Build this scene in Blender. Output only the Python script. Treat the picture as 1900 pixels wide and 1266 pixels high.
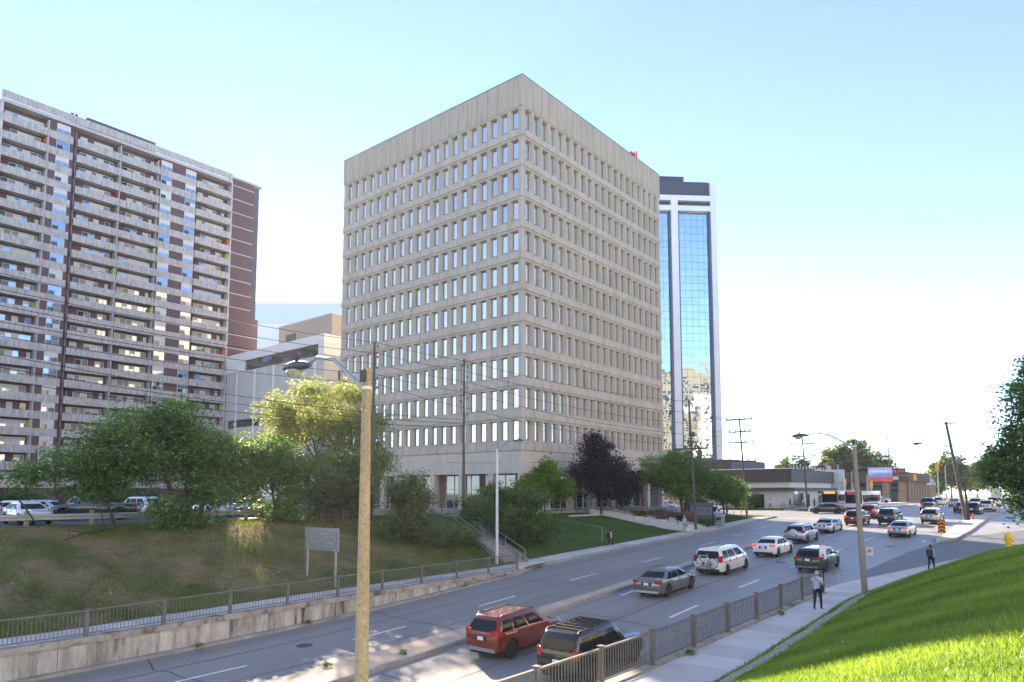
import bpy, bmesh, math, random
import numpy as np
from mathutils import Vector, Matrix
R=math.radians
random.seed(7); rng=np.random.default_rng(7)
for o in list(bpy.data.objects): bpy.data.objects.remove(o)
scn=bpy.context.scene; COL=scn.collection
HAZE=.00022
CZ=8.0                                   # camera height above the datum
# ---------------------------------------------------------------- camera
cam_d=bpy.data.cameras.new('camera'); cam=bpy.data.objects.new('camera',cam_d); COL.objects.link(cam)
cam_d.sensor_width=36; cam_d.lens=1290/1900*36; cam_d.shift_y=169/1900
cam_d.clip_start=.2; cam_d.clip_end=8000
TH=R(39.6)
cam.location=(0,0,CZ); cam.rotation_euler=(R(90)+math.atan(112/1290),0,TH)
scn.camera=cam
# ---------------------------------------------------------------- sky and sun
SUN_AZ=R(-59.6); SUN_EL=R(21.5)          # azimuth from +Y towards +X
wd=bpy.data.worlds.new('World'); scn.world=wd; wd.use_nodes=True
nt=wd.node_tree; bg=nt.nodes['Background']
sky=nt.nodes.new('ShaderNodeTexSky'); sky.sky_type='NISHITA'; sky.sun_disc=False
sky.sun_elevation=SUN_EL; sky.sun_rotation=SUN_AZ
sky.air_density=.5; sky.dust_density=0; sky.ozone_density=2.6; sky.altitude=150
nt.links.new(sky.outputs[0],bg.inputs[0]); bg.inputs[1].default_value=.15
sd=bpy.data.lights.new('sun','SUN'); sd.energy=5.0; sd.angle=R(.5); sd.color=(1,.90,.74)
so=bpy.data.objects.new('sun',sd); COL.objects.link(so)
sdir=Vector((math.sin(SUN_AZ)*math.cos(SUN_EL),math.cos(SUN_AZ)*math.cos(SUN_EL),math.sin(SUN_EL)))
so.rotation_euler=sdir.to_track_quat('Z','Y').to_euler(); so.location=(-60,40,90)
vs=scn.view_settings; vs.view_transform='Standard'; vs.look='None'; vs.gamma=1; vs.use_curve_mapping=False
vs.exposure=2.1; vs.use_white_balance=True; vs.white_balance_temperature=7500; vs.white_balance_tint=15
scn.cycles.volume_bounces=0; scn.cycles.max_bounces=6; scn.cycles.diffuse_bounces=3; scn.cycles.glossy_bounces=3
scn.cycles.transmission_bounces=3; scn.cycles.transparent_max_bounces=6
# ---------------------------------------------------------------- helpers
def W(u,v,z): return Vector((-v,u,z+CZ))         # street frame: u along the street, v to its left, z from eye level
def props(o,label=None,cat=None,group=None,kind=None):
    if label: o['label']=label
    if cat: o['category']=cat
    if group: o['group']=group
    if kind: o['kind']=kind
    return o
def empty(name,loc=(0,0,0),rz=0,label=None,cat=None,group=None,parent=None):
    o=bpy.data.objects.new(name,None); COL.objects.link(o); o.empty_display_size=.2
    o.location=loc; o.rotation_euler=(0,0,rz)
    if parent: o.parent=parent
    return props(o,label,cat,group)
def link(name,me,parent=None,loc=None,rot=None,mats=None):
    o=bpy.data.objects.new(name,me); COL.objects.link(o)
    if parent is not None: o.parent=parent
    if loc is not None: o.location=loc
    if rot is not None: o.rotation_euler=rot
    if mats:
        for i,m in enumerate(mats):
            if m is None: continue
            o.material_slots[i].link='OBJECT'; o.material_slots[i].material=m
    return o
class MB:
    def __init__(s): s.v=[]; s.f=[]; s.m=[]
    def add(s,vs,fs,m=0):
        b=len(s.v); s.v+= [tuple(p) for p in vs]; s.f+=[tuple(i+b for i in f) for f in fs]; s.m+=[m]*len(fs); return s
    def box(s,x0,x1,y0,y1,z0,z1,m=0,bev=0,mt=None):
        if bev<=0:
            vs=[(x0,y0,z0),(x1,y0,z0),(x1,y1,z0),(x0,y1,z0),(x0,y0,z1),(x1,y0,z1),(x1,y1,z1),(x0,y1,z1)]
            fs=[(3,2,1,0),(4,5,6,7),(0,1,5,4),(1,2,6,5),(2,3,7,6),(3,0,4,7)]
        else:
            b=bev; vs=[];fs=[]
            def ring(z,i): 
                return [(x0+i+b,y0+i,z),(x1-i-b,y0+i,z),(x1-i,y0+i+b,z),(x1-i,y1-i-b,z),(x1-i-b,y1-i,z),(x0+i+b,y1-i,z),(x0+i,y1-i-b,z),(x0+i,y0+i+b,z)]
            rs=[ring(z0,b),ring(z0+b,0),ring(z1-b,0),ring(z1,b)]
            for r in rs: vs+=r
            for k in range(3):
                for i in range(8):
                    j=(i+1)%8; fs.append((k*8+i,k*8+j,k*8+8+j,k*8+8+i))
            fs.append(tuple(range(7,-1,-1))); fs.append(tuple(range(24,32)))
        if mt is not None: vs=[tuple(mt@Vector(p)) for p in vs]
        return s.add(vs,fs,m)
    def ubox(s,u0,u1,v0,v1,z0,z1,m=0,bev=0):
        return s.box(-max(v0,v1),-min(v0,v1),min(u0,u1),max(u0,u1),z0+CZ,z1+CZ,m,bev)
    def quad(s,a,b,c,d,m=0): return s.add([a,b,c,d],[(0,1,2,3)],m)
    def tube(s,p0,p1,r0,r1=None,n=8,m=0,cap=True): return s.path([p0,p1],[r0,r0 if r1 is None else r1],n,m,cap)
    def path(s,pts,rad,n=8,m=0,cap=True,close=False):
        pts=[Vector(p) for p in pts]; k=len(pts)
        if not hasattr(rad,'__len__'): rad=[rad]*k
        vs=[];prev=None
        for i,p in enumerate(pts):
            if close: t=(pts[(i+1)%k]-pts[i-1])
            else: t=(pts[min(i+1,k-1)]-pts[max(i-1,0)])
            t.normalize()
            if prev is None:
                a=Vector((0,0,1)) if abs(t.z)<.9 else Vector((1,0,0))
                x=t.cross(a).normalized()
            else:
                x=(prev-t*prev.dot(t)).normalized()
            prev=x; y=t.cross(x)
            for j in range(n):
                an=2*math.pi*j/n; vs.append(p+(x*math.cos(an)+y*math.sin(an))*rad[i])
        fs=[]
        for i in range(k if close else k-1):
            for j in range(n):
                j2=(j+1)%n; i2=(i+1)%k; fs.append((i*n+j,i*n+j2,i2*n+j2,i2*n+j))
        if cap and not close: fs.append(tuple(range(n-1,-1,-1))); fs.append(tuple(range((k-1)*n,k*n)))
        return s.add(vs,fs,m)
    def loft(s,rings,m=0,cap=True,close=True):
        n=len(rings[0]); vs=[p for r in rings for p in r]; fs=[]
        for k in range(len(rings)-1):
            for i in range(n if close else n-1):
                j=(i+1)%n; fs.append((k*n+i,k*n+j,k*n+n+j,k*n+n+i))
        if cap: fs.append(tuple(range(n-1,-1,-1))); fs.append(tuple(range((len(rings)-1)*n,len(rings)*n)))
        return s.add(vs,fs,m)
    def lathe(s,prof,n=16,m=0,c=(0,0,0),axis='z'):
        rings=[]
        for r,h in prof:
            ring=[]
            for j in range(n):
                a=2*math.pi*j/n; x,y=r*math.cos(a),r*math.sin(a)
                p=(x,y,h) if axis=='z' else (h,x,y)
                ring.append((p[0]+c[0],p[1]+c[1],p[2]+c[2]))
            rings.append(ring)
        return s.loft(rings,m)
    def mesh(s,name,mats,smooth=None):
        me=bpy.data.meshes.new(name); me.from_pydata([tuple(p) for p in s.v],[],s.f)
        for m in (mats if isinstance(mats,(list,tuple)) else [mats]): me.materials.append(m)
        if any(s.m): me.polygons.foreach_set('material_index',s.m)
        if smooth is not None:
            me.polygons.foreach_set('use_smooth',[True]*len(me.polygons))
            if smooth<180: me.set_sharp_from_angle(angle=R(smooth))
        me.update(); return me
    def obj(s,name,mats,parent=None,smooth=None,loc=None,rot=None): return link(name,s.mesh(name,mats,smooth),parent,loc,rot)
def fast_mesh(name,co,nside,mat,tint=None):
    """co: (N,nside,3) polygons"""
    N=co.shape[0]; me=bpy.data.meshes.new(name)
    me.vertices.add(N*nside); me.vertices.foreach_set('co',np.ascontiguousarray(co,dtype=np.float32).ravel())
    me.loops.add(N*nside); me.loops.foreach_set('vertex_index',np.arange(N*nside,dtype=np.int32))
    me.polygons.add(N); me.polygons.foreach_set('loop_start',np.arange(0,N*nside,nside,dtype=np.int32))
    me.update(calc_edges=True)
    if tint is not None:
        a=me.attributes.new('tint','FLOAT','FACE'); a.data.foreach_set('value',tint.astype(np.float32))
    me.materials.append(mat); me.validate(); return me
# ---------------------------------------------------------------- materials
MATS={}
def M(name,col,rough=.8,metal=0.,var=.12,scale=1.5,stretch=(1,1,1),bump=0.,bscale=30.,col2=None,s2=.3,th=(.5,.6),st2=(1,1,1),spec=.4,emit=None,es=1.,coat=0.,fine=0.,coord='pos'):
    if name in MATS: return MATS[name]
    m=bpy.data.materials.new(name); m.use_nodes=True; nt=m.node_tree; N=nt.nodes; L=nt.links
    b=N['Principled BSDF']; b.inputs['Roughness'].default_value=rough; b.inputs['Metallic'].default_value=metal
    b.inputs['Specular IOR Level'].default_value=spec
    b.inputs['Coat Weight'].default_value=coat; b.inputs['Coat Roughness'].default_value=.04
    c=(*col,1)
    if coord=='pos': src=N.new('ShaderNodeNewGeometry').outputs['Position']
    else: src=N.new('ShaderNodeTexCoord').outputs['Object']
    def noise(sc,st,det=4,ro=.6):
        mp=N.new('ShaderNodeMapping'); mp.inputs['Scale'].default_value=st; L.new(src,mp.inputs[0])
        n=N.new('ShaderNodeTexNoise'); n.inputs['Scale'].default_value=sc; n.inputs['Detail'].default_value=det; n.inputs['Roughness'].default_value=ro
        L.new(mp.outputs[0],n.inputs['Vector']); return n.outputs['Fac']
    def ramp(f,a,b2,c0,c1):
        r=N.new('ShaderNodeValToRGB'); r.color_ramp.elements[0].position=a; r.color_ramp.elements[1].position=b2
        r.color_ramp.elements[0].color=c0; r.color_ramp.elements[1].color=c1; L.new(f,r.inputs[0]); return r.outputs[0]
    def mix(f,a,b2):
        x=N.new('ShaderNodeMix'); x.data_type='RGBA'
        L.new(f,x.inputs[0])
        for s,i in ((a,6),(b2,7)):
            if isinstance(s,tuple): x.inputs[i].default_value=s
            else: L.new(s,x.inputs[i])
        return x.outputs[2]
    out=None
    if var>0:
        out=ramp(noise(scale,stretch),.32,.68,(*[x*(1-var) for x in col],1),(*[min(1,x*(1+var)) for x in col],1))
    if fine>0:
        f=noise(max(14,scale*12),(1,1,1),3)
        k=ramp(f,.3,.7,(1-fine,)*3+(1,),(1+fine,)*3+(1,))
        mm=N.new('ShaderNodeMix'); mm.data_type='RGBA'; mm.blend_type='MULTIPLY'; mm.inputs[0].default_value=1
        if out is None: mm.inputs[6].default_value=c
        else: L.new(out,mm.inputs[6])
        L.new(k,mm.inputs[7]); out=mm.outputs[2]
    if col2 is not None:
        f=ramp(noise(s2,st2,5,.65),th[0],th[1],(0,0,0,1),(1,1,1,1))
        out=mix(f,out if out is not None else c,(*col2,1))
    if out is not None: L.new(out,b.inputs['Base Color'])
    else: b.inputs['Base Color'].default_value=c
    if bump>0:
        bp=N.new('ShaderNodeBump'); bp.inputs['Strength'].default_value=bump; bp.inputs['Distance'].default_value=.05
        L.new(noise(bscale,(1,1,1),3),bp.inputs['Height']); L.new(bp.outputs[0],b.inputs['Normal'])
    if emit: b.inputs['Emission Color'].default_value=(*emit,1); b.inputs['Emission Strength'].default_value=es
    MATS[name]=m; return m
def glass(name,col,dark,rough=.02,refl=.6,wav=0.,wscale=.4,blend=.25):
    """coated window glass seen from outside: mirror layer over a dark room"""
    if name in MATS: return MATS[name]
    m=bpy.data.materials.new(name); m.use_nodes=True; nt=m.node_tree; N=nt.nodes; L=nt.links
    N.remove(N['Principled BSDF']); out=N['Material Output']
    g=N.new('ShaderNodeBsdfGlossy'); g.inputs['Color'].default_value=(*col,1); g.inputs['Roughness'].default_value=rough
    d=N.new('ShaderNodeBsdfDiffuse'); d.inputs['Color'].default_value=(*dark,1)
    fr=N.new('ShaderNodeLayerWeight'); fr.inputs['Blend'].default_value=blend
    mr=N.new('ShaderNodeMapRange'); mr.inputs['To Min'].default_value=refl; mr.inputs['To Max'].default_value=1
    L.new(fr.outputs['Fresnel'],mr.inputs['Value'])
    mx=N.new('ShaderNodeMixShader'); L.new(mr.outputs[0],mx.inputs[0]); L.new(d.outputs[0],mx.inputs[1]); L.new(g.outputs[0],mx.inputs[2])
    L.new(mx.outputs[0],out.inputs[0])
    if wav>0:
        ge=N.new('ShaderNodeNewGeometry'); n=N.new('ShaderNodeTexNoise'); n.inputs['Scale'].default_value=wscale; n.inputs['Detail'].default_value=1.5
        L.new(ge.outputs['Position'],n.inputs['Vector'])
        bp=N.new('ShaderNodeBump'); bp.inputs['Strength'].default_value=wav; bp.inputs['Distance'].default_value=.3
        L.new(n.outputs['Fac'],bp.inputs['Height']); L.new(bp.outputs[0],g.inputs['Normal'])
    MATS[name]=m; return m
def leafmat(name,c0,c1,trans=.35,rough=.55):
    if name in MATS: return MATS[name]
    m=bpy.data.materials.new(name); m.use_nodes=True; nt=m.node_tree; N=nt.nodes; L=nt.links
    b=N['Principled BSDF']; b.inputs['Roughness'].default_value=rough; b.inputs['Specular IOR Level'].default_value=.3
    at=N.new('ShaderNodeAttribute'); at.attribute_name='tint'
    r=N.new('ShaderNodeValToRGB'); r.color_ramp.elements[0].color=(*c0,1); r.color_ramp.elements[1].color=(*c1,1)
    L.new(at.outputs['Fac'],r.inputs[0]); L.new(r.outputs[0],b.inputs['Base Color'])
    t=N.new('ShaderNodeBsdfTranslucent')
    mm=N.new('ShaderNodeMix'); mm.data_type='RGBA'; mm.blend_type='MULTIPLY'; mm.inputs[0].default_value=1; mm.inputs[7].default_value=(1.5,1.5,.7,1)
    L.new(r.outputs[0],mm.inputs[6]); L.new(mm.outputs[2],t.inputs[0])
    mx=N.new('ShaderNodeMixShader'); mx.inputs[0].default_value=trans
    L.new(b.outputs[0],mx.inputs[1]); L.new(t.outputs[0],mx.inputs[2]); L.new(mx.outputs[0],N['Material Output'].inputs[0])
    MATS[name]=m; return m
m_asph=M('asphalt',(.265,.265,.26),.55,var=.10,scale=.22,stretch=(1,.25,1),fine=.10,bump=.15,bscale=40,col2=(.215,.21,.208),s2=.55,th=(.45,.72),st2=(1.1,.035,1))
m_asph2=M('asphalt_fresh',(.135,.135,.14),.65,var=.15,scale=.5,fine=.12,bump=.15,bscale=40)
m_lot=M('lot_asphalt',(.13,.13,.13),.85,var=.2,scale=.3,fine=.1)
m_tar=M('tar',(.035,.035,.037),.6,var=.1)
m_paint=M('road_paint',(.78,.78,.76),.7,var=.18,scale=5,col2=(.25,.25,.25),s2=7,th=(.60,.68))
m_walk=M('pavement_concrete',(.60,.58,.55),.85,var=.08,scale=.8,fine=.06,bump=.1,col2=(.49,.47,.44),s2=.5,th=(.55,.75))
m_walk2=M('pavement_worn',(.53,.51,.48),.85,var=.12,scale=.8,fine=.07,bump=.1,col2=(.40,.38,.35),s2=.8,th=(.5,.72))
m_kerb=M('kerb_concrete',(.34,.32,.29),.85,var=.18,scale=1.2,fine=.08,col2=(.18,.16,.14),s2=1.1,th=(.56,.7))
m_median=M('median_concrete',(.54,.43,.32),.85,var=.10,scale=.7,fine=.07,col2=(.40,.30,.21),s2=.5,th=(.52,.75))
m_wall=M('stained_wall',(.44,.41,.37),.9,var=.35,scale=1.3,stretch=(1,1.4,.35),col2=(.10,.075,.055),s2=1.9,th=(.50,.68),st2=(1,1.1,.13),fine=.1,bump=.3,bscale=6)
m_cop=M('coping',(.36,.33,.29),.9,var=.2,scale=1,col2=(.13,.10,.08),s2=1.3,th=(.52,.66),fine=.1)
m_rail=M('rail_paint',(.155,.145,.13),.65,var=.15,scale=2,col2=(.24,.225,.20),s2=2.5,th=(.6,.7))
m_precast=M('precast',(.50,.445,.37),.85,var=.07,scale=.55,stretch=(1,1,.35),col2=(.40,.35,.275),s2=.8,th=(.48,.75),st2=(1,1,.25),fine=.05,bump=.12,bscale=18)
m_precast2=M('precast_plain',(.56,.51,.43),.85,var=.06,scale=.5,stretch=(1,1,.4),col2=(.40,.37,.33),s2=.6,th=(.5,.8),st2=(1,1,.2),fine=.04)
m_parapet=M('precast_parapet',(.44,.385,.31),.85,var=.08,scale=1.6,stretch=(1,1,.10),col2=(.285,.26,.23),s2=1.9,th=(.5,.75),st2=(1,1,.12),fine=.05)
m_oglass=glass('office_glass',(.97,.98,.98),(.03,.033,.036),.02,.82,.03,.5); m_oglass2=glass('office_glass_plain',(.96,.97,.98),(.03,.033,.036),.02,.66,.04,.5); m_oglass3=glass('office_glass_half',(.97,.98,.98),(.40,.39,.36),.02,.60,.04,.5)
m_shop=glass('shop_glass',(.6,.65,.66),(.02,.022,.024),.03,.22)
m_frame=M('dark_frame',(.05,.05,.052),.5,var=0)
m_white=M('white_metal',(.72,.72,.71),.5,var=.05)
m_brickw=M('office_brick',(.20,.13,.10),.85,var=.25,scale=3,fine=.15)
m_roof=M('roof_gravel',(.30,.29,.27),.9,var=.15,fine=.15)
m_bark=M('bark',(.075,.06,.048),.9,var=.35,scale=5,stretch=(1,1,.3),bump=.5,bscale=12)
m_pole=M('wood_pole',(.10,.082,.068),.9,var=.3,scale=4,stretch=(3,3,.25),col2=(.16,.135,.118),s2=3,th=(.5,.7),st2=(3,3,.15))
m_cpole=M('exposed_aggregate',(.46,.345,.24),.9,var=.16,scale=1.4,stretch=(1,1,.3),col2=(.25,.16,.10),s2=40,th=(.57,.68),fine=.22,bump=.6,bscale=60)
m_cpole2=M('grey_aggregate',(.27,.245,.215),.9,var=.15,scale=10,fine=.15,bump=.3,bscale=60)
m_galv=M('galvanised',(.36,.38,.40),.45,.6,var=.12,scale=3)
m_alu=M('lamp_grey',(.075,.085,.10),.45,.3,var=.1)
m_rubber=M('rubber',(.018,.018,.018),.7,var=0)
m_rim=M('alloy',(.58,.59,.60),.35,.35,var=0)
m_black=M('black_plastic',(.018,.018,.02),.5,var=0)
m_cglass=glass('car_glass',(.48,.54,.58),(.012,.015,.017),.02,.04,blend=.12)
m_red=M('tail_lamp',(.42,.02,.018),.2,var=0,coat=.8)
m_redon=M('brake_lamp',(.5,.03,.02),.2,var=0,coat=.5,emit=(1,.10,.05),es=.22)
m_clear=M('clear_lamp',(.75,.76,.78),.15,.3,var=0,coat=1)
m_plate=M('plate',(.7,.72,.75),.5,var=0)
m_wire=M('wire',(.03,.03,.032),.7,var=0)
m_yel=M('signal_yellow',(.75,.42,.03),.45,var=.06)
def paint(name,col,metal=.35,rough=.32): return M('paint_'+name,col,rough,metal,var=0,coat=1.0,spec=.5)
# ---------------------------------------------------------------- street geometry
UU=[-60,5,11,17,23,29,35,38,47,58,75,91,105,120,140,1000];ZZ=[-7.1,-7.08,-7.0,-6.85,-6.62,-6.27,-5.85,-5.67,-5.25,-4.87,-4.2,-3.45,-3.0,-2.75,-2.5,-2.3]
_us=np.arange(-70,420,.5); _zs=np.interp(_us,UU,ZZ); _k=np.ones(13)/13; _zs=np.convolve(np.pad(_zs,6,mode='edge'),_k,'valid')
def zr(u): return float(np.interp(u,_us,_zs))
def VL(u): return float(np.interp(u,[38.3,41.5,60,92],[31.0,31.9,32.25,32.45]))
def VR(u): return float(np.interp(u,[39,44,47.4,52,60,70,90,120,160],[11.9,11.6,10.5,9.3,7.3,3.5,-6,-12,-12]))
def swL(u): return max(float(np.interp(u,[-60,11,23,32,39],[-5.85,-5.75,-5.53,-5.43,-5.36])),-99) if u<39 else zr(u)+.16+max(0,(44-u))*.026
def swR(u): return float(np.interp(u,[-60,20,36,41],[-5.7,-5.58,-5.28,-5.28])) if u<41 else max(zr(u)+.13, -5.28-.0*(u))
def VB(u): return float(np.interp(u,[0,15,23,31,37,41,45,50,60,70,80,95],[8.7,8.8,8.9,9.2,9.45,9.3,8.8,7.9,6.3,3.4,-1,-9]))   # foot of the right-hand grass slope
def smooth(t): t=min(1,max(0,t)); return t*t*(3-2*t)
def topL(u): return float(np.interp(u,[-60,30,45,60,85,94,97,113,118,400],[-2.1,-2.1,-2.2,-2.4,-2.55,-3.0,-3.35,-3.2,-2.85,-2.6]))
def HL(u,v):                                   # left bank
    v0=33.5 if u<41 else 34.3; a=swL(u)-.03
    t=(v-v0)/(47.8-v0); return a+(topL(u)-a)*smooth(t*.92+.04) if t>0 else a
def HR(u,v):                                   # right bank
    a=swR(u)-.02; vb=VB(u); cap=float(np.interp(u,[0,34,40,50,62,72,85],[-1.6,-1.7,-2.2,-2.8,-3.35,-3.75,-3.6]))
    z=a+max(0,vb-v)*.46; k=.5
    z=-math.log(math.exp(-z/k)+math.exp(-cap/k))*k     # rounded top
    return max(z,a)if v<vb else a
# ================================================================ the setting
def hexa(mb,u0,u1,va,vb,zb,zt,m=0):
    """slab between u0 and u1; va,vb,zb,zt are pairs (at u0, at u1)"""
    p=[W(u0,va[0],zb[0]),W(u1,va[1],zb[1]),W(u1,vb[1],zb[1]),W(u0,vb[0],zb[0]),W(u0,va[0],zt[0]),W(u1,va[1],zt[1]),W(u1,vb[1],zt[1]),W(u0,vb[0],zt[0])]
    return mb.add(p,[(0,1,2,3),(7,6,5,4),(4,5,1,0),(5,6,2,1),(6,7,3,2),(7,4,0,3)],m)
def grid(name,us,vf,zf,mat,kind='structure'):
    rows=[];n=None
    for u in us:
        r=[W(u,v,zf(u,v)) for v in vf(u)]; n=len(r); rows+=r
    fs=[]
    for i in range(len(us)-1):
        for j in range(n-1): fs.append((i*n+j,i*n+j+1,(i+1)*n+j+1,(i+1)*n+j))
    o=MB().add(rows,fs).obj(name,mat,smooth=180); props(o,kind=kind); return o
uline=list(np.arange(-60,0,4.))+list(np.arange(0,130,1.))+list(np.arange(130,400,6.))+[400.,600.,1000.]
road=grid('road',uline,lambda u:np.linspace(VR(u)-.2,VL(u)+(.05 if u<39 else .1),8),lambda u,v:zr(u),m_asph)
# fresh asphalt apron of the side entrance on the right
grid('driveway',list(np.arange(46,92,1.)),lambda u:np.linspace(VR(u)-.15,min(float(np.interp(u,[46,51,62,66,72,85,92],[11.0,11.6,11.3,10.9,10.2,8.2,5.2])),VR(u)+9),5),lambda u,v:zr(u)+.008,m_asph2)
gcol=M('bank_soil',(.125,.125,.055),.95,var=.4,scale=1.1,col2=(.22,.17,.11),s2=.42,th=(.50,.60),fine=.35,bump=.6,bscale=9)
gcol2=M('lawn_soil',(.055,.125,.026),.95,var=.25,scale=.6,fine=.35,bump=.5,bscale=9)
gcol3=M('slope_soil',(.11,.22,.03),.95,var=.22,scale=.5,fine=.3,bump=.5,bscale=12)
vl1=[31.4,33.4]+list(np.arange(34,49,.75))+[50,54,60,70]
grid('embankment',[u for u in uline if u<=42]+[42.0],lambda u:vl1,HL,gcol)
def HL2(u,v):
    z=HL(u,v)
    return min(z,-3.6) if 95.5<u<114.5 else z
grid('lawn',[42.]+[u for u in uline if 42<u<95]+[95,95.6,97,105,113,114.4,115]+[u for u in uline if u>115 and u<=400],lambda u:[VL(u)+.05,34.0]+list(np.arange(34.6,49,.8))+[50,54,60,70],HL2,gcol2)
def vr1(u):
    vb=VB(u); return [-60,-30,-14,-8]+list(np.linspace(-5 if vb>0 else vb-8,vb,16))+[max(VB(u)+.01,VR(u)-.05 if u>39 else 11.0)]
grid('grass_slope',[u for u in uline if u<=130],vr1,lambda u,v:HR(u,v) if u<95 else zr(u)-.05,gcol3)
m_far=M('far_ground',(.25,.25,.23),.95,var=.2,scale=.05)
g=MB()
for (u0,u1,v0,v1) in ((-900,-60,-900,900),(400,1200,-900,900),(-60,400,70,900),(-60,400,-900,-60),(130,400,-60,-11.9)):
    g.quad(W(u0,v0,-2.65),W(u0,v1,-2.65),W(u1,v1,-2.65),W(u1,v0,-2.65))
props(g.obj('ground',m_far),kind='structure')
# side street, parking lot, plaza
grid('side_road',[95.7,97,100,104,108,112,113.6],lambda u:list(np.linspace(32.3,60,15))+[80,120,200],lambda u,v:(zr(u)+.01)+(-2.95-zr(u))*smooth((v-32.3)/14),m_asph)
lot=grid('parking_lot',list(np.arange(-40,37,4.)),lambda u:[49.9,60,70,90,131],lambda u,v:-2.05,m_lot)
pl=MB(); pl.ubox(51,98.9,47.9,87,-2.6,-2.2); props(pl.obj('plaza',m_kerb),kind='structure')
svc=MB(); svc.ubox(36,52,50.4,98,-2.5,-2.12); props(svc.obj('service_drive',m_lot),kind='structure')
# ---------------------------------------------------------------- pavements, slab by slab
swl=props(empty('pavement_left'),kind='structure'); swr=props(empty('pavement_right'),kind='structure')
u=-2.
while u<92:
    u1=u+1.55; g=.012
    if u<38.3: va=(31.46,31.46)
    else: va=(VL(u)+.17,VL(u1)+.17)
    vb=(33.4 if u<40 else 34.2,)*2
    dz=random.uniform(-.004,.006)
    hexa(MB(),u+g,u1-g,va,vb,(swL(u)-.15,swL(u1)-.15),(swL(u)+dz,swL(u1)+dz)).obj('paving_slab',random.choice([m_walk,m_walk,m_walk2]),swl); u=u1
u=6.
while u<66:
    u1=u+1.55; g=.012
    va=(VB(u),VB(u1)); vb=(10.94 if u<39 else VR(u)-.16,10.94 if u1<39 else VR(u1)-.16)
    if vb[0]-va[0]<.25: break
    dz=random.uniform(-.003,.005)
    hexa(MB(),u+g,u1-g,va,vb,(swR(u)-.15,swR(u1)-.15),(swR(u)+dz,swR(u1)+dz)).obj('paving_slab',random.choice([m_walk,m_walk,m_walk2]),swr); u=u1
def kerbs(name,u0,u1,vf,w,h,mat,step=3.05,side=1,parent=None):
    e=parent or props(empty(name),kind='structure'); u=u0
    while u<u1-.1:
        b=min(u+step,u1); 
        mb=MB(); n=3
        for i in range(n):
            a=u+(b-u)*i/n; c=u+(b-u)*(i+1)/n
            a2=a+(.012 if i==0 else 0); c2=c-(.012 if i==n-1 else 0)
            hexa(mb,a2,c2,(vf(a),vf(c)),(vf(a)+w*side,vf(c)+w*side),(zr(a)-.2,zr(c)-.2),(zr(a)+h,zr(c)+h))
        mb.obj('kerb_stone',mat,e); u=b
    return e
kerbs('kerb_left',-2,38.3,lambda u:30.72,.33,.13,m_kerb)
kerbs('kerb_left_far',38.4,92.5,lambda u:VL(u),.165,.155,m_kerb)
kerbs('kerb_right',6,39,lambda u:11.62,.27,.13,m_kerb,side=-1)
kerbs('kerb_right_far',39.1,66,lambda u:VR(u),.155,.125,m_kerb,side=-1)
# rounded pavement corners by the side street
for nm,c,(a0,a1),zz in (('pavement_corner',(92.5,37.5),(-90,0),-3.32),('pavement_beyond',(119.5,38.),(180,270),-2.78)):
    e=props(empty(nm),kind='structure'); r0,r1=5.,3.0
    for k in range(9):
        t0=R(a0+(a1-a0)*k/9+.25); t1=R(a0+(a1-a0)*(k+1)/9-.25)
        pts=[(c[0]+r*math.cos(t),c[1]+r*math.sin(t)) for r,t in ((r0,t0),(r0,t1),(.05,t1),(.05,t0))]
        vs=[W(a,b,zz-.4) for a,b in pts]+[W(a,b,zz+.05) for a,b in pts]
        mb=MB().add(vs,[(0,1,2,3),(7,6,5,4),(0,4,5,1),(1,5,6,2),(2,6,7,3),(3,7,4,0)]); mb.obj('paving_slab',m_walk,e)
e=props(empty('pavement_far_left'),kind='structure')
for k in range(40):
    u=119.6+k*3; hexa(MB(),u+.02,u+2.98,(VL(u)+.4,)*2,(38.,)*2,(zr(u)-.2,)*2,(zr(u)+.14,zr(u+3)+.14)).obj('paving_slab',m_walk,e)
# ---------------------------------------------------------------- median, traffic islands
MRr=lambda u:float(np.interp(u,[-20,17,23,38,47,59,80,93],[21.1,21.25,21.65,21.6,22.1,22.7,23.6,24.1]))
MRl=lambda u:float(np.interp(u,[-20,17,25,30,35,47,59,80,93],[23.1,23.2,23.15,22.75,22.45,22.9,23.4,24.4,24.8]))
med=props(empty('median'),kind='structure')
def median(u,uend,fr,fl):
    while u<uend-.1:
        b=min(u+3.05,uend); mb=MB()
        for i in range(3):
            a=u+(b-u)*i/3; c=u+(b-u)*(i+1)/3
            hexa(mb,a+(.015 if i==0 else 0),c-(.015 if i==2 else 0),(fr(a),fr(c)),(fl(a),fl(c)),(zr(a)-.2,zr(c)-.2),(zr(a)+.17,zr(c)+.17),0)
            hexa(mb,a+(.015 if i==0 else 0),c-(.015 if i==2 else 0),(fr(a)-.012,fr(c)-.012),(fr(a)+.16,fr(c)+.16),(zr(a)-.2,zr(c)-.2),(zr(a)+.175,zr(c)+.175),1)
        mb.obj('median_slab',[m_median,m_kerb],med); u=b
median(-4,93,MRr,MRl)
median(118,156,lambda u:float(np.interp(u,[118,150,156],[24.2,25.6,26.1])),lambda u:float(np.interp(u,[118,140,150,156],[25.9,26.6,26.7,26.3])))
isl=props(empty('traffic_island'),kind='structure')
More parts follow.
